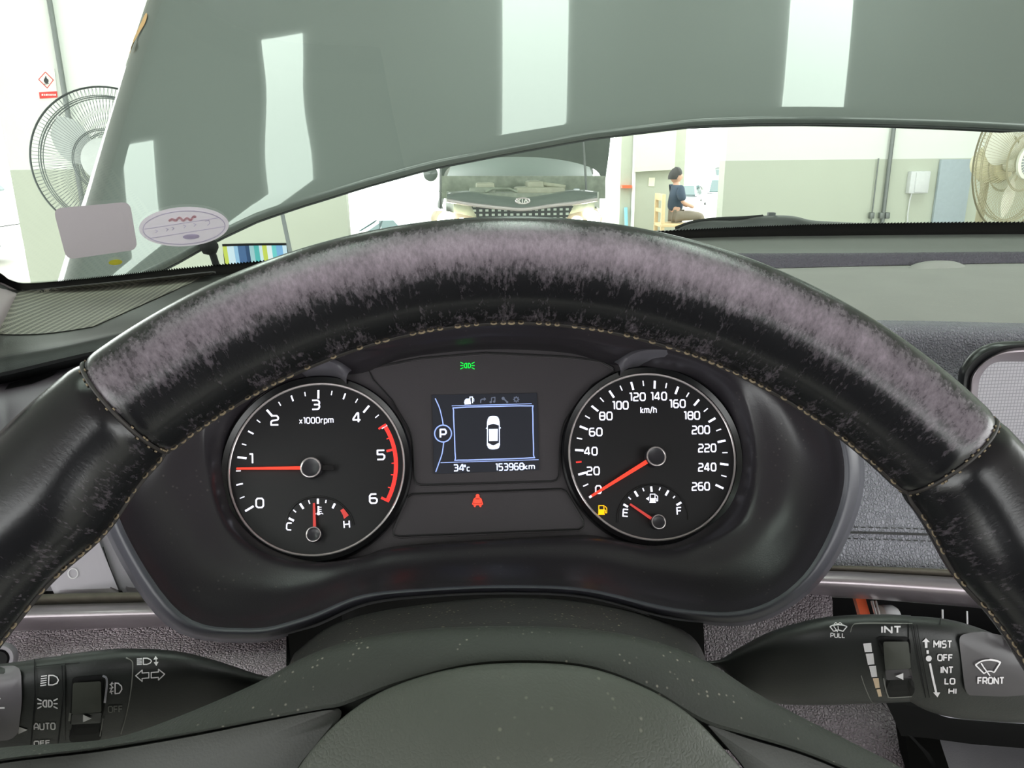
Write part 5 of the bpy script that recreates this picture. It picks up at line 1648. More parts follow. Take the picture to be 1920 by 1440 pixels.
p = Print(Fp, 20); p.fill(cat2([(85, 156), (82, 151), (84, 146), (86, 142), (88, 147), (91, 150), (90, 156)], 3, True)); p.stroke([(82, 158), (92, 157)], 1.2); p.build('flame_symbol', M['sign_black'], sg)
p = Print(on_plane(lambda x, y, n: G(x, y, n), FS - 0.003), 20)
x = 78
for w in (3, 2, 4, 2, 3, 2, 3): p.stroke([(x, 178), (x + w, 177.7)], 3.2); x += w + 1.3
p.build('sign_lettering', M['sign_white'], sg)

def fan(name, label, c0, ax, R, m_guard, m_blade, m_motor, stand, wires=110, hub=0.10, rings=(1.0, 0.88, 0.855, 0.42, 0.40), badge=None):
    ax = V(ax).normalized()
    c0 = V(c0)
    f = thing(name, V((c0.x, c0.y, 0)) if stand == 'floor' else c0, label, 'fan')
    a = ax.cross(V((0, 0, 1))).normalized(); b = a.cross(ax)
    dirv = lambda t: a * math.cos(t) + b * math.sin(t)
    mb = MB()
    D = R * 0.16
    for sgn in (1, -1):
        for q in rings:
            off = ax * (sgn * D * (1 - q ** 2.2))
            mb.tube([c0 + off + dirv(2 * math.pi * i / 72) * R * q for i in range(72)], (0.005 if q == 1.0 else 0.0024) * R / 0.35, 6, True)
        for i in range(wires):
            t = 2 * math.pi * i / wires
            mb.tube([c0 + ax * (sgn * D * (1 - q ** 2.2)) + dirv(t) * R * q for q in (hub / R, 0.35, 0.6, 0.8, 0.93, 1.0)], 0.0011 * R / 0.35, 4, caps=False)
    mb.build('guard', m_guard, f, smooth=60)
    mb = MB(); mb.lathe(c0 + ax * (D + 0.002), ax, [(hub, 0), (hub, 0.012), (hub * 0.85, 0.018), (0.001, 0.018)], 32); bd = mb.build('front_badge', m_blade, f)
    if badge:
        mb = MB()
        for i in range(24):
            t = 2 * math.pi * i / 24
            d1, s1 = dirv(t), dirv(t + math.pi / 2)
            o = c0 + ax * (D + 0.0215)
            mb.add([o + d1 * hub * 0.45 + s1 * hub * 0.04, o + d1 * hub * 0.45 - s1 * hub * 0.04, o + d1 * hub * 0.8 - s1 * hub * 0.07, o + d1 * hub * 0.8 + s1 * hub * 0.07], [(0, 1, 2, 3)])
        mb.build('badge_slots', badge, bd, smooth=0, fix=False)
    mb = MB(); mb.lathe(c0 - ax * 0.03, ax, [(0.001, -0.01), (hub * 0.5, -0.01), (hub * 0.55, 0.03), (hub * 0.4, 0.05), (0.001, 0.055)], 24); mb.build('hub', m_blade, f)
    for k in range(3):
        t0 = 2 * math.pi * k / 3 + 0.4
        rows = []
        for i in range(9):
            q = i / 8
            r = R * (0.12 + 0.70 * q)
            wd = 0.75 * math.sin(math.pi * min(1, 0.25 + q * 0.65)) * 1.0
            rows.append([c0 + dirv(t0 + wd * (j / 6 - 0.5) * 1.5 + 0.25 * q) * r + ax * ((j / 6 - 0.5) * R * 0.13) for j in range(7)])
        mb = MB(); mb.grid(rows); mb.build('blade', m_blade, f, smooth=60)
    mb = MB(); mb.lathe(c0 - ax * (D * 0.8), -ax, [(0.001, 0), (0.075 * R / 0.3, 0.0), (0.09 * R / 0.3, 0.03), (0.085 * R / 0.3, 0.12), (0.05 * R / 0.3, 0.17), (0.001, 0.175)], 28); mb.build('motor_housing', m_motor, f)
    bk = c0 - ax * (D + 0.09)
    if stand == 'floor':
        mb = MB(); mb.tube([(bk.x, bk.y, 0.04), (bk.x, bk.y, bk.z)], 0.022, 14); mb.build('pole', m_guard, f)
        mb = MB(); mb.lathe((bk.x, bk.y, 0), (0, 0, 1), [(0.001, 0), (0.26, 0.0), (0.26, 0.02), (0.10, 0.05), (0.03, 0.07), (0.001, 0.07)], 36); mb.build('base', m_guard, f)
    return f, bk
cL = G(203, 303, 4.0)
fan('pedestal_fan', 'large dark grey pedestal fan standing before the left wall, half behind the hood', cL, V((0.10, -1.0, 0.12)), 0.345, M['fan_dark'], M['fan_blade'], M['fan_dark'], 'floor', 120)
cR = G(1902, 306, 4.2)
f2, bk = fan('white_pedestal_fan', 'cream pedestal fan at the right before the grey wall, turned to the right', cR, V((0.42, -1.0, 0.02)), 0.36, M['fan_guard'], M['fan_white'], M['fan_cream'], 'floor', 110, 0.085, badge=M['fan_dark'])

# right wall details
RY = WY
def pipe(name, pts, r, m, label, cat_):
    mb = MB(); mb.tube(pts, r, 12)
    return tag(mb.build(name, m, loc=pts[0]), label, cat_)
xq = G(1667, 320, RY - 0.05).x
pipe('wall_conduit', [(xq, RY - 0.04, 0.0), (xq, RY - 0.04, HC_Z)], 0.024, M['pipe'], 'grey vertical pipe on the right wall, left of the white switch box', 'pipe')
xq2 = G(1640, 360, RY - 0.03).x
pipe('thin_conduit', [(xq2, RY - 0.03, 0.0), (xq2, RY - 0.03, 1.42)], 0.008, M['pipe'], 'thin grey cable conduit ending at the paint edge left of the grey pipe', 'pipe')
mb = MB()
for x in (1634, 1652, 1663): mb.box(G(x, 404, RY - 0.05), (0.05, 0.05, 0.07), None, 0, 0.006)
tag(mb.build('pipe_clamp', M['pipe'], loc=G(1650, 404, RY - 0.04)), 'metal clamp holding the two conduits low on the right wall', 'clamp')
sb = thing('switch_box', G(1718, 341, RY), 'white switch box with cable on the beige part of the right wall', 'switch box')
pa, pb = G(1702, 321, RY), G(1733, 362, RY)
mb = MB(); mb.box(((pa.x + pb.x) / 2, RY - 0.04, (pa.z + pb.z) / 2), (pb.x - pa.x, 0.08, pa.z - pb.z), None, 0, 0.012); mb.build('box_body', M['white_plastic'], sb)
mb = MB(); mb.box(((pa.x + pb.x) / 2 + 0.02, RY - 0.085, (pa.z + pb.z) / 2), ((pb.x - pa.x) * 0.68, 0.02, (pa.z - pb.z) * 0.9), None, 0, 0.008); mb.build('box_cover', M['white_plastic'], sb)
mb = MB(); mb.tube([G(1711, 358, RY - 0.03), G(1706, 375, RY - 0.03), G(1702, 400, RY - 0.03), G(1701, 440, RY - 0.03), G(1701, 480, RY - 0.03)], 0.008, 8); mb.build('cable', M['white_plastic'], sb)
mb = MB()
pa, pb = G(1766, 297, RY - 0.05), G(1826, 300, RY - 0.05)
mb.box(((pa.x + pb.x) / 2, RY - 0.03, 0.70), (pb.x - pa.x, 0.04, 1.40), None, 0, 0.004)
tag(mb.build('leaning_board', M['blue_grey'], loc=((pa.x + pb.x) / 2, RY - 0.03, 0)), 'tall blue grey board standing against the right wall behind the cream fan', 'board')

# striped folding seat and thin pole by the left wall
ch = thing('folding_chair', G(478, 520, 5.2, 0.0), 'folding chair with blue and green striped fabric back by the beige wall', 'folding chair')
c1, c2_ = G(417, 461, 5.2), G(537, 459, 5.2)
cz = c1.z
wid = c2_.x - c1.x
cxm = (c1.x + c2_.x) / 2
mb = MB()
rows = []
for j in range(7):
    t = j / 6
    rows.append([V((cxm + wid * (i / 12 - 0.5), 5.2 + 0.02 * math.sin(i / 12 * math.pi) + 0.06 * t, cz - 0.36 * t)) for i in range(13)])
mb.grid(rows)
st = mb.build('fabric_back', M['stripes'], None, loc=(cxm, 5.2, cz)); st.location = V((cxm, 5.2, cz)) - V(ch.location); st.parent = ch
mb = MB(); mb.tube([V((cxm + wid * (i / 12 - 0.5), 5.2 + 0.02 * math.sin(i / 12 * math.pi), cz + 0.004)) for i in range(13)], 0.008, 8); mb.build('back_piping', M['black'], ch)
mb = MB(); mb.box((cxm, 5.02, 0.44), (wid, 0.42, 0.02), None, 0, 0.006); mb.build('seat', M['black'], ch)
for sx in (-1, 1):
    mb = MB(); mb.tube([(cxm + sx * wid / 2, 5.24, cz + 0.0), (cxm + sx * wid / 2, 5.22, 0.44), (cxm + sx * wid / 2, 4.84, 0.01)], 0.011, 8); mb.build('leg', M['black'], ch)
    mb = MB(); mb.tube([(cxm + sx * wid / 2.1, 4.86, 0.44), (cxm + sx * wid / 2.1, 5.26, 0.01)], 0.011, 8); mb.build('leg', M['black'], ch)
pa, pb = G(529, 400, 5.0), G(546, 480, 5.0)
d = (pa - pb).normalized()
base = pb - d * (pb.z / d.z)
pipe('thin_pole', [base, pa + d * 0.9], 0.013, M['fan_dark'], 'thin dark leaning pole beside the striped folding chair', 'pole')

# pillar in the opening with board, notice, tan chair and seated person
PYY = 12.6
xl, xr2 = G(1163, 350, PYY).x, G(1282, 350, PYY).x
mb = MB(); mb.box(((xl + xr2) / 2, PYY + 0.25, HC_Z / 2), (xr2 - xl, 0.5, HC_Z)); structure(mb.build('pillar', M['wall_grey'], loc=((xl + xr2) / 2, PYY + 0.25, 0), smooth=0))
def slab(name, m, pts, t, label, cat_, Y=PYY - 0.001):
    mb = MB(); q = [G(x, y, Y) for x, y in pts]; mb.prism(q, (0, -t, 0))
    return tag(mb.build(name, m, loc=q[-1], smooth=0), label, cat_)
slab('wall_cabinet', M['wall_beige'], [(1190, 250), (1265, 240), (1261, 318), (1188, 322)], 0.12, 'pale cream cabinet board on the upper half of the grey pillar', 'cabinet')
slab('paper_notice', M['paper'], [(1216.5, 333), (1228, 333), (1226.5, 349.5), (1215.5, 349)], 0.01, 'small pale paper notice stuck on the grey pillar under the cream board', 'notice')
slab('orange_shelf', M['orange'], [(1164, 347), (1182, 347), (1182, 352.5), (1164, 352.5)], 0.10, 'orange wooden ledge on the left side of the grey pillar', 'shelf')
xx = G(1187, 350, PYY).x
pipe('white_conduit', [(xx, PYY - 0.03, 0), (xx, PYY - 0.03, HC_Z)], 0.028, M['white_plastic'], 'white vertical pipe running down the grey pillar left of the cream board', 'pipe')
xx = G(1177, 400, PYY - 0.2).x
pipe('blue_broom_handle', [(xx, PYY - 0.25, 0), (xx, PYY - 0.04, G(1177, 389, PYY).z)], 0.028, M['blue'], 'light blue pole leaning against the left edge of the grey pillar', 'pole')
YC = 12.0
cxb = G(1237, 390, YC).x
sc_ch = thing('wooden_chair', (cxb + 0.1, YC, 0), 'tan wooden chair seen from the side in front of the grey pillar', 'chair')
zt, zs = G(1237, 363, YC).z, 0.45
for yy in (-0.2, 0.2):
    mb = MB(); mb.box((cxb, YC + yy, zt / 2), (0.06, 0.04, zt), None, 0, 0.01); mb.build('leg', M['wood_tan'], sc_ch)
    mb = MB(); mb.box((cxb + 0.42, YC + yy, zs / 2), (0.05, 0.04, zs), None, 0, 0.01); mb.build('leg', M['wood_tan'], sc_ch)
mb = MB(); mb.box((cxb + 0.21, YC, zs), (0.48, 0.46, 0.05), None, 0, 0.012); mb.build('seat', M['wood_tan'], sc_ch)
mb = MB()
mb.box((cxb, YC, zt - 0.05), (0.05, 0.40, 0.10), None, 0, 0.012); mb.box((cxb, YC, zt - 0.25), (0.04, 0.40, 0.06), None, 0, 0.01)
mb.build('backrest', M['wood_tan'], sc_ch)

# seated person on the tan chair: one skinned body, hair and clothes as its children
def skin_mesh(name, verts, edges, radii, m, parent, sub=2):
    me = bpy.data.meshes.new(name)
    off = world_loc(parent)
    me.from_pydata([tuple(V(p) - off) for p in verts], edges, [])
    me.materials.append(m)
    o = bpy.data.objects.new(name, me)
    COL.objects.link(o)
    o.parent = parent
    md = o.modifiers.new('skin', 'SKIN'); md.use_smooth_shade = True
    for sv, r in zip(me.skin_vertices[0].data, radii): sv.radius = (r, r)
    me.skin_vertices[0].data[0].use_root = True
    ss = o.modifiers.new('sub', 'SUBSURF'); ss.levels = sub; ss.render_levels = sub
    return o
pX = cxb + 0.235
per = thing('person', (pX, YC, 0.0), 'person in a dark navy shirt sitting on the tan chair by the grey pillar', 'person')
P0 = lambda x, y, z: V((pX + x, YC + y, z + (0.055 if z > 0.2 else 0)))
bodyv = [P0(0, 0, 0.55), P0(0.01, 0, 0.72), P0(0.02, 0, 0.90), P0(0.02, 0, 1.00), P0(0.0, 0, 1.08),
         P0(0.02, -0.17, 0.95), P0(0.06, -0.22, 0.74), P0(0.26, -0.14, 0.66), P0(0.02, 0.17, 0.95), P0(0.06, 0.22, 0.74), P0(0.26, 0.14, 0.66),
         P0(0.03, -0.09, 0.53), P0(0.40, -0.11, 0.53), P0(0.38, -0.11, 0.10), P0(0.50, -0.11, 0.045), P0(0.03, 0.09, 0.53), P0(0.40, 0.11, 0.53), P0(0.38, 0.11, 0.10), P0(0.50, 0.11, 0.045)]
bodye = [(0, 1), (1, 2), (2, 3), (3, 4), (2, 5), (5, 6), (6, 7), (2, 8), (8, 9), (9, 10), (0, 11), (11, 12), (12, 13), (13, 14), (0, 15), (15, 16), (16, 17), (17, 18)]
bodyr_ = [0.10, 0.095, 0.09, 0.055, 0.045, 0.036, 0.032, 0.030, 0.036, 0.032, 0.030, 0.075, 0.06, 0.045, 0.035, 0.075, 0.06, 0.045, 0.035]
skin_mesh('body', bodyv, bodye, bodyr_, M['skin'], per)
sv_ = [P0(0, 0, 0.58), P0(0.01, 0, 0.72), P0(0.02, 0, 0.90), P0(0.02, 0, 0.99), P0(0.02, -0.17, 0.94), P0(0.06, -0.22, 0.75), P0(0.02, 0.17, 0.94), P0(0.06, 0.22, 0.75)]
skin_mesh('shirt', sv_, [(0, 1), (1, 2), (2, 3), (2, 4), (4, 5), (2, 6), (6, 7)], [0.125, 0.135, 0.135, 0.07, 0.075, 0.065, 0.075, 0.065], M['shirt'], per)
tv_ = [P0(0, 0, 0.555), P0(0.03, -0.09, 0.53), P0(0.40, -0.11, 0.53), P0(0.38, -0.11, 0.12), P0(0.03, 0.09, 0.53), P0(0.40, 0.11, 0.53), P0(0.38, 0.11, 0.12)]
skin_mesh('trousers', tv_, [(0, 1), (1, 2), (2, 3), (0, 4), (4, 5), (5, 6)], [0.10, 0.085, 0.07, 0.06, 0.085, 0.07, 0.06], M['trousers'], per)
mb = MB()
hc = P0(0.0, 0, 1.13)
rows = []
for j in range(13):
    t = math.pi * j / 12
    rows.append([hc + V((0.095 * math.sin(t) * math.cos(a) + 0.014 * math.sin(t) * max(0, math.cos(a)) * (1 if 0.45 < j / 12 < 0.6 else 0), 0.075 * math.sin(t) * math.sin(a), 0.115 * math.cos(t))) for a in [2 * math.pi * i / 20 for i in range(20)]])
mb.grid(rows, True); mb.build('head', M['skin'], per)
mb = MB()
rows = []
for j in range(9):
    t = math.pi * 0.56 * j / 8
    rows.append([hc + V((0.108 * math.sin(t) * math.cos(a) - 0.016, 0.088 * math.sin(t) * math.sin(a), 0.126 * math.cos(t) - (0.03 * math.sin(t) if math.cos(a) < 0 else -0.03 * math.sin(t)))) for a in [2 * math.pi * i / 20 for i in range(20)]])
mb.grid(rows, True); mb.build('hair', M['hair'], per)

# ------------------------------------------------------------------ yard outside and cars
mb = MB()
mb.add([(-60, 13, -0.3), (60, 13, -0.02), (60, 80, -1.6), (-60, 80, -6.6)], [(0, 1, 2, 3)])
mb = MB()
def yz(x, y):
    return -0.02 - max(0, y - 13) * (0.088 - 0.0049 * x) * 0.62
rows = [[V((x, y, yz(x, y))) for x in range(-40, 41, 8)] for y in (12.9, 20, 30, 40, 60, 90)]
mb.grid(rows); structure(mb.build('ground', M['floor'], loc=(0, 12.9, 0)))

def car(name, label, x, y, z, head, paint, L=4.4, W=1.78, H=1.48, glassm=None, boxy=0.0):
    t = thing(name, (x, y, z), label, 'car', None)
    ch_, sh_ = math.cos(head), math.sin(head)
    T = lambda a, b, c3: V((x + a * ch_ - b * sh_, y + a * sh_ + b * ch_, z + c3))     # a along the car, front is +a
    hL, hW = L / 2, W / 2
    gl = glassm or M['car_glass']
    st = [(-hL, 0.80, 0.45, 0.62), (-hL + 0.06, 0.92, 0.32, 0.88), (-hL + 0.5, 0.99, 0.22, 0.93 + boxy * 0.05), (-0.6, 1.0, 0.20, 0.93), (0.6, 1.0, 0.20, 0.92), (hL - 1.1, 0.99, 0.20, 0.90), (hL - 0.35, 0.95, 0.24, 0.80), (hL - 0.08, 0.88, 0.34, 0.68), (hL, 0.74, 0.42, 0.56)]
    mb = MB(); rows = []
    for a, w, z0, z1 in st:
        z1 *= H / 1.48; w *= hW
        rows.append([T(a, -w * 0.9, z0), T(a, -w, z0 + 0.12), T(a, -w, z1 - 0.12), T(a, -w * 0.93, z1), T(a, 0, z1 + 0.03), T(a, w * 0.93, z1), T(a, w, z1 - 0.12), T(a, w, z0 + 0.12), T(a, w * 0.9, z0)])
    cols = [cat([r[i] for r in rows], 4) for i in range(9)]
    full = [[c3[j] for c3 in cols] for j in range(len(cols[0]))]
    o = mb.grid(full, True)
    mb.f.append([o + i for i in range(9)]); mb.mi.append(0); mb.f.append([o + (len(full) - 1) * 9 + i for i in range(9)]); mb.mi.append(0)
    mb.build('body', paint, t, smooth=50)
    zb = 0.92 * H / 1.48
    rb = -hL + 0.35 - boxy * 0.25
    pf = [(rb, zb), (rb + 0.45 - boxy * 0.2, H - 0.12), (rb + 0.9 - boxy * 0.3, H), (0.25, H), (hL - 1.75, H - 0.14), (hL - 1.05, zb)]
    pf = cat2(pf, 4)
    mb = MB()
    rows = [[T(a, sg * hW * (0.92 - 0.22 * (c3 - zb) / (H - zb)), c3) for a, c3 in pf] for sg in (-1, 1)]
    mid = [[T(a, k * hW * 0.6, c3 + (0.03 if c3 > zb + 0.05 else 0)) for a, c3 in pf] for k in (-1, 0, 1)]
    mb.grid([rows[0]] + mid + [rows[1]])
    for r in rows: mb.poly(r)
    mb.build('cabin', paint, t, smooth=40)
    cx, cz = (rb + hL - 1.05) / 2, zb + 0.02
    for sg in (-1, 1):
        for a0, a1, sl0, sl1 in ((rb + 0.55 - boxy * 0.3, -0.15 + 0.05, 0.35 - boxy * 0.2, 0.0), (-0.02, hL - 1.35, 0.0, -0.62)):
            mb = MB()
            h2 = H - 0.14
            q = [(a0, cz), (a0 + sl0, h2), (a1 + sl1, h2), (a1, cz)]
            mb.prism([T(a, sg * (hW * (0.92 - 0.22 * (c3 - zb) / (H - zb)) + 0.006), c3) for a, c3 in q], T(0, -sg * 0.02, 0) - T(0, 0, 0))
            mb.build('side_window', gl, t, smooth=0)
    mb = MB(); mb.prism([T(hL - 1.08, -hW * 0.82, zb + 0.03), T(hL - 1.08, hW * 0.82, zb + 0.03), T(hL - 1.72, hW * 0.68, H - 0.15), T(hL - 1.72, -hW * 0.68, H - 0.15)], T(0.02, 0, 0.03) - T(0, 0, 0)); mb.build('windscreen', gl, t, smooth=0)
    mb = MB(); mb.prism([T(rb + 0.03, -hW * 0.8, zb + 0.05), T(rb + 0.03, hW * 0.8, zb + 0.05), T(rb + 0.42 - boxy * 0.2, hW * 0.68, H - 0.16), T(rb + 0.42 - boxy * 0.2, -hW * 0.68, H - 0.16)], T(-0.02, 0, 0.03) - T(0, 0, 0)); mb.build('rear_window', gl, t, smooth=0)
    for sg in (-1, 1):
        for a in (-hL + 0.85, hL - 0.88):
            c3 = T(a, sg * (hW - 0.17), 0.32)
            axv = T(0, sg, 0) - T(0, 0, 0)
            mb = MB(); mb.lathe(c3, axv, [(0.2, -0.02), (0.30, 0.0), (0.32, 0.03), (0.32, 0.17), (0.30, 0.195), (0.21, 0.20)], 28, caps=False); w_ = mb.build('wheel', M['tyre'], t, smooth=50)
            mb = MB(); mb.lathe(c3, axv, [(0.001, 0.175), (0.05, 0.19), (0.19, 0.18), (0.21, 0.20)], 28, caps=False); mb.build('wheel_disc', M['rim_metal'], w_)
        mb = MB(); mb.box(T(hL - 0.10, sg * hW * 0.66, 0.66 * H / 1.48), (0.12, 0.34, 0.13), Matrix.Rotation(head, 3, 'Z'), 0, 0.03); mb.build('headlamp', M['white_plastic'], t)
    mb = MB(); mb.box(T(hL + 0.0, 0, 0.40), (0.06, W * 0.6, 0.16), Matrix.Rotation(head, 3, 'Z'), 0, 0.02); mb.build('lower_grille', M['tyre'], t)
    mb = MB(); mb.box(T(hL - 0.02, 0, 0.28), (0.08, 0.50, 0.10), Matrix.Rotation(head, 3, 'Z'), 0, 0.01); mb.build('number_plate', M['white_plastic'], t)
    return t
def place(px, Y):
    p = PY(px, 400, Y); return p.x
x = place(712, 30); car('parked_car', 'pale silver car with teal windows parked outside, left of the car with lit headlights', x, 30, PY(712, 405, 30).z - 1.46, math.pi, M['car_silver'], L=3.6, glassm=M['car_glass'])
x = place(1346, 33); car('parked_car', 'white car parked outside with its front towards the workshop, beside the right wall edge', x + 0.25, 33, PY(1330, 405, 33).z, -math.pi / 2 - 0.25, M['car_white'], H=1.62)
x = place(1296, 36); car('parked_car', 'silver car parked outside, seen between the grey pillar and the white car', x - 0.2, 37, PY(1300, 402, 37).z, -math.pi / 2 - 0.4, M['car_silver'])
x = place(1352, 44); car('parked_car', 'dark car parked farthest outside, above the white car at the right wall edge', x, 44, PY(1340, 372, 44).z, -math.pi / 2, M['car_dark'], H=1.7, boxy=0.6)
car('parked_car', 'white car parked past the left end of the left wall', -9.1, 12.2, 0.0, math.pi * 1.0, M['car_white'], L=4.7, H=1.62, boxy=0.5)

# ------------------------------------------------------------------ car facing us with its bonnet up
OY = 7.4
oc = thing('facing_car', G(975, 470, OY, 0.0), 'dark car facing the viewer with raised bonnet and lit headlights', 'car')
oX = G(975, 400, OY).x
def O(px, py, d=0.0):
    return PY(px, py, OY + d)
mb = MB()
rows = []
for xs_, zz in ((0.93, 0.0), (0.93, 0.0)): pass
hw = (O(1150, 400).x - O(800, 400).x) / 2
zf = lambda py, d=0.0: O(975, py, d).z
# bumper and fenders
def sym(pts):      # (fraction of half width, z, depth) -> both sides
    return [V((oX - a * hw, OY + d, z)) for a, z, d in pts] + [V((oX + a * hw, OY + d, z)) for a, z, d in reversed(pts)]
mb.surf([sym([(1.0, 0.25, 0.5), (0.9, 0.25, 0.12), (0.4, 0.25, 0.0)]), sym([(1.02, 0.45, 0.5), (0.93, 0.45, 0.08), (0.4, 0.45, -0.06)]), sym([(1.02, 0.66, 0.5), (0.93, 0.66, 0.10), (0.4, 0.66, -0.03)]), sym([(1.0, 0.80, 0.5), (0.9, 0.80, 0.16), (0.4, 0.80, 0.03)])], 4, 4)
mb.build('bumper', M['car_dark'], oc)
for sg in (-1, 1):
    mb = MB()
    prof = lambda y, w: [V((oX + sg * hw * (w - 0.16), OY + y, 0.98)), V((oX + sg * hw * (w - 0.05), OY + y, 0.99)), V((oX + sg * hw * w, OY + y, 0.90)), V((oX + sg * hw * (w + 0.02), OY + y, 0.6)), V((oX + sg * hw * w, OY + y, 0.3))]
    mb.surf([prof(0.30, 0.93), prof(0.6, 0.98), prof(1.2, 1.0), prof(1.9, 1.0), prof(4.2, 1.0)], 4, 3)
    mb.build('fender', M['car_dark'], oc)
    mb = MB(); mb.lathe((oX + sg * hw * 0.86, OY + 0.75, 0.33), (sg, 0, 0), [(0.2, -0.02), (0.31, 0), (0.33, 0.03), (0.33, 0.2), (0.31, 0.22), (0.2, 0.22)], 28); mb.build('wheel', M['tyre'], oc)
    mb = MB()
    cxh = O(852 if sg < 0 else 1104, 394)
    mb.surf([[V((oX + sg * hw * a, OY + d, z)) for a, z, d in ((0.50, 0.93, 0.06), (0.66, 0.96, 0.10), (0.86, 0.98, 0.24), (0.93, 0.97, 0.34))],
             [V((oX + sg * hw * a, OY + d, z)) for a, z, d in ((0.52, 0.86, 0.0), (0.66, 0.88, 0.02), (0.88, 0.88, 0.16), (0.96, 0.90, 0.30))],
             [V((oX + sg * hw * a, OY + d, z)) for a, z, d in ((0.58, 0.79, 0.03), (0.68, 0.78, 0.05), (0.86, 0.79, 0.16), (0.93, 0.82, 0.30))]], 4, 4)
    hl = mb.build('headlamp', M['lamp_lens'], oc)
    for a, z, r in ((0.78, 0.885, 0.095), (0.62, 0.865, 0.06)):
        mb = MB(); mb.lathe((oX + sg * hw * a, OY + 0.03 + (a - 0.6) * 0.5, z), (0, -1, 0), [(r, -0.02), (r, 0.03), (r * 0.8, 0.05), (0.001, 0.06)], 24); mb.build('lit_bulb', M['headlight'], hl)
    mb = MB(); mb.lathe((oX + sg * hw * (1.04 if sg > 0 else 0.99), OY + 1.75, 1.30), (0, -1, 0), [(0.001, -0.08), (0.06, -0.06), (0.085, 0.0), (0.08, 0.03), (0.001, 0.05)], 20); mb.build('side_mirror', M['car_dark'], oc)
# grille
mb = MB()
gp0 = [(838, 376), (880, 383), (920, 388), (950, 391), (975, 393), (1000, 391), (1040, 385), (1080, 381), (1120, 374)]
mb.tube([O(x, y, 0.0) for x, y in cat2(gp0, 4)], 0.017, 8); mb.build('chrome_strip', M['chrome'], oc)
mb = MB()
mb.prism([O(x, y, 0.02) for x, y in [(882, 383), (920, 388), (950, 391), (975, 393), (1000, 391), (1040, 385), (1078, 381), (1064, 408), (1040, 418), (915, 418), (895, 410)]], (0, 0.02, 0))
mb.build('grille', M['car_mesh'], oc, smooth=0)
mb = MB()
mb.surf([[O(x, y, 0.01) for x, y in gp0], [O(x, y - 9, 0.03) for x, y in gp0], [O(x, y - (22 if 860 < x < 1100 else 12), 0.14) for x, y in gp0], [O(x, y - (26 if 860 < x < 1100 else 16), 0.30) for x, y in gp0]], 4, 3)
mb.build('lock_panel', M['car_dark'], oc)
# emblem
FO = on_plane(lambda x, y, n: O(x, y, n), -0.012)
mb = MB(); mb.tube([O(x, y, -0.012) for x, y in ell(980, 376.5, 13, 5.2, 0, 36)], 0.008, 8, True); mb.build('emblem_ring', M['chrome'], oc)
p = Print(FO, 20); p.stroke([(971, 373), (971, 380)], 1.6); p.stroke([(976, 373), (972.5, 376.5), (976, 380)], 1.5); p.stroke([(979.5, 373), (979.5, 380)], 1.6); p.stroke([(983, 380), (986, 373), (989.5, 380)], 1.6); p.build('emblem_letters', M['sign_white'], oc)
# engine bay
mb = MB(); mb.prism([O(x, y, 0.9) for x, y in [(828, 372), (828, 330), (1135, 330), (1135, 372)]], (0, 0.05, 0)); mb.prism([O(x, y, 0.15) for x, y in [(850, 362), (1115, 362)]] + [O(1125, 358, 1.0), O(835, 358, 1.0)], (0, 0, -0.25)); mb.build('engine_bay', M['engine'], oc, smooth=0)
def eb(px0, py0, px1, py1, d0, d1, nm, m):
    a, b3 = O(px0, py0, d0), O(px1, py1, d0)
    mb = MB(); mb.box(((a.x + b3.x) / 2, OY + (d0 + d1) / 2, (a.z + b3.z) / 2 - 0.02), (b3.x - a.x, d1 - d0, a.z - b3.z + 0.04), None, 0, 0.025); return mb.build(nm, m, oc)
eb(893, 343, 928, 356, 0.30, 0.6, 'battery_cover', M['engine_light'])
eb(880, 352, 930, 362, 0.20, 0.32, 'hose_box', M['engine'])
eb(990, 340, 1020, 352, 0.35, 0.7, 'air_box', M['engine_light'])
eb(968, 352, 1060, 362, 0.22, 0.6, 'engine_cover', M['engine_light'])
mb = MB(); mb.tube([O(1018, 345, 0.4), O(1040, 348, 0.38), O(1060, 351, 0.36)], 0.022, 12); mb.build('intake_pipe', M['engine_light'], oc)
c3 = O(1081, 362, 0.25); mb = MB(); mb.lathe(c3, (0, 0, 1), [(0.03, 0), (0.03, 0.035), (0.022, 0.04), (0.001, 0.04)], 18); mb.build('washer_cap', M['white_plastic'], oc)
c3 = O(1081, 356, 0.25); mb = MB(); mb.lathe(c3, (0, 0, 1), [(0.028, 0), (0.028, 0.012), (0.001, 0.014)], 18); mb.build('blue_cap', M['blue_grey'], oc)
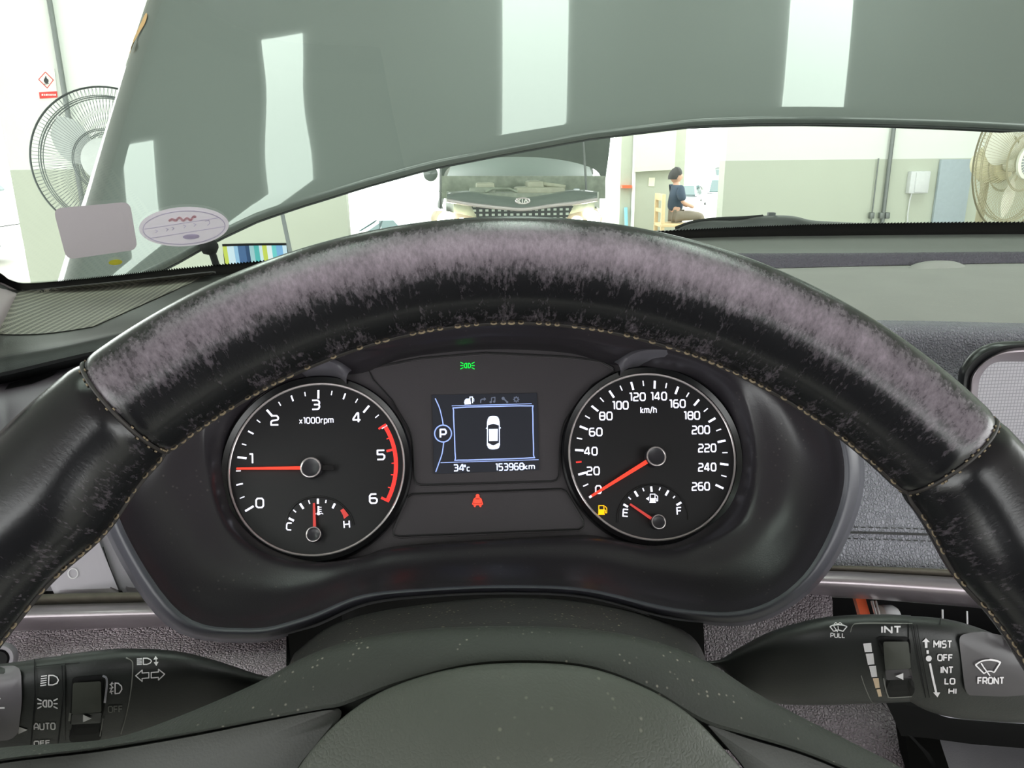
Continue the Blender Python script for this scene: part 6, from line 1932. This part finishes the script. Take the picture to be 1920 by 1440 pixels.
mb = MB(); mb.tube([O(910, 360, 0.18), O(925, 354, 0.2), O(955, 354, 0.2), O(970, 360, 0.18)], 0.012, 8); mb.build('hose', M['engine'], oc)
# windscreen seen under the raised bonnet
mb = MB()
mb.surf([[O(x, y, 1.15) for x, y in ((835, 338), (900, 336), (975, 336), (1050, 336), (1115, 338))], [O(x, y, 1.5) for x, y in ((845, 312), (900, 300), (975, 292), (1050, 297), (1105, 312))], [O(x, y, 1.9) for x, y in ((862, 262), (900, 250), (975, 245), (1050, 248), (1090, 260))]], 5, 4)
mb.build('windscreen', M['car_glass_pale'], oc)
# raised bonnet, underside towards us
mb = MB()
bu = [(832, 352), (846, 318), (880, 305), (930, 298), (975, 296), (1030, 299), (1080, 312), (1112, 322), (1131, 352)]
r_a = [O(x, y, 1.05) for x, y in [(828, 345), (838, 318), (868, 303), (925, 296), (975, 294), (1030, 297), (1082, 306), (1118, 320), (1134, 345)]]
r_b = [V((oX + (p.x - oX) * 1.0, OY + 0.80, p.z + 0.45)) for p in r_a]
r_c = [V((oX + (p.x - oX) * 0.97, OY + 0.55, max(q.z for q in r_a) + 0.75)) for p in r_a]
mb.surf([r_a, r_b, r_c], 4, 4)
mb.surf([[p + V((0, 0.05, 0.01)) for p in r_a], [p + V((0, 0.05, 0.02)) for p in r_b], [p + V((0, 0.04, 0.02)) for p in r_c]], 4, 4)
mb.build('raised_bonnet', M['car_dark'], oc)
for sg in (-1, 1):
    mb = MB(); mb.tube([V((oX + sg * hw * 0.86, OY + 0.7, 0.97)), V((oX + sg * hw * 0.83, OY + 0.85, 1.62))], 0.012, 8); mb.build('bonnet_strut', M['pipe'], oc)
mb = MB()
mb.surf([sym([(0.80, 1.60, 2.4), (0.78, 1.63, 2.2), (0.5, 1.65, 2.1)]), sym([(0.80, 1.62, 2.4), (0.78, 1.66, 2.1), (0.5, 1.68, 2.0)]), sym([(0.80, 1.68, 3.6), (0.7, 1.70, 3.2), (0.5, 1.71, 3.0)]), sym([(0.95, 0.99, 4.4), (0.7, 1.0, 4.4), (0.5, 1.0, 4.4)])], 3, 4)
mb.build('cabin', M['car_dark'], oc)
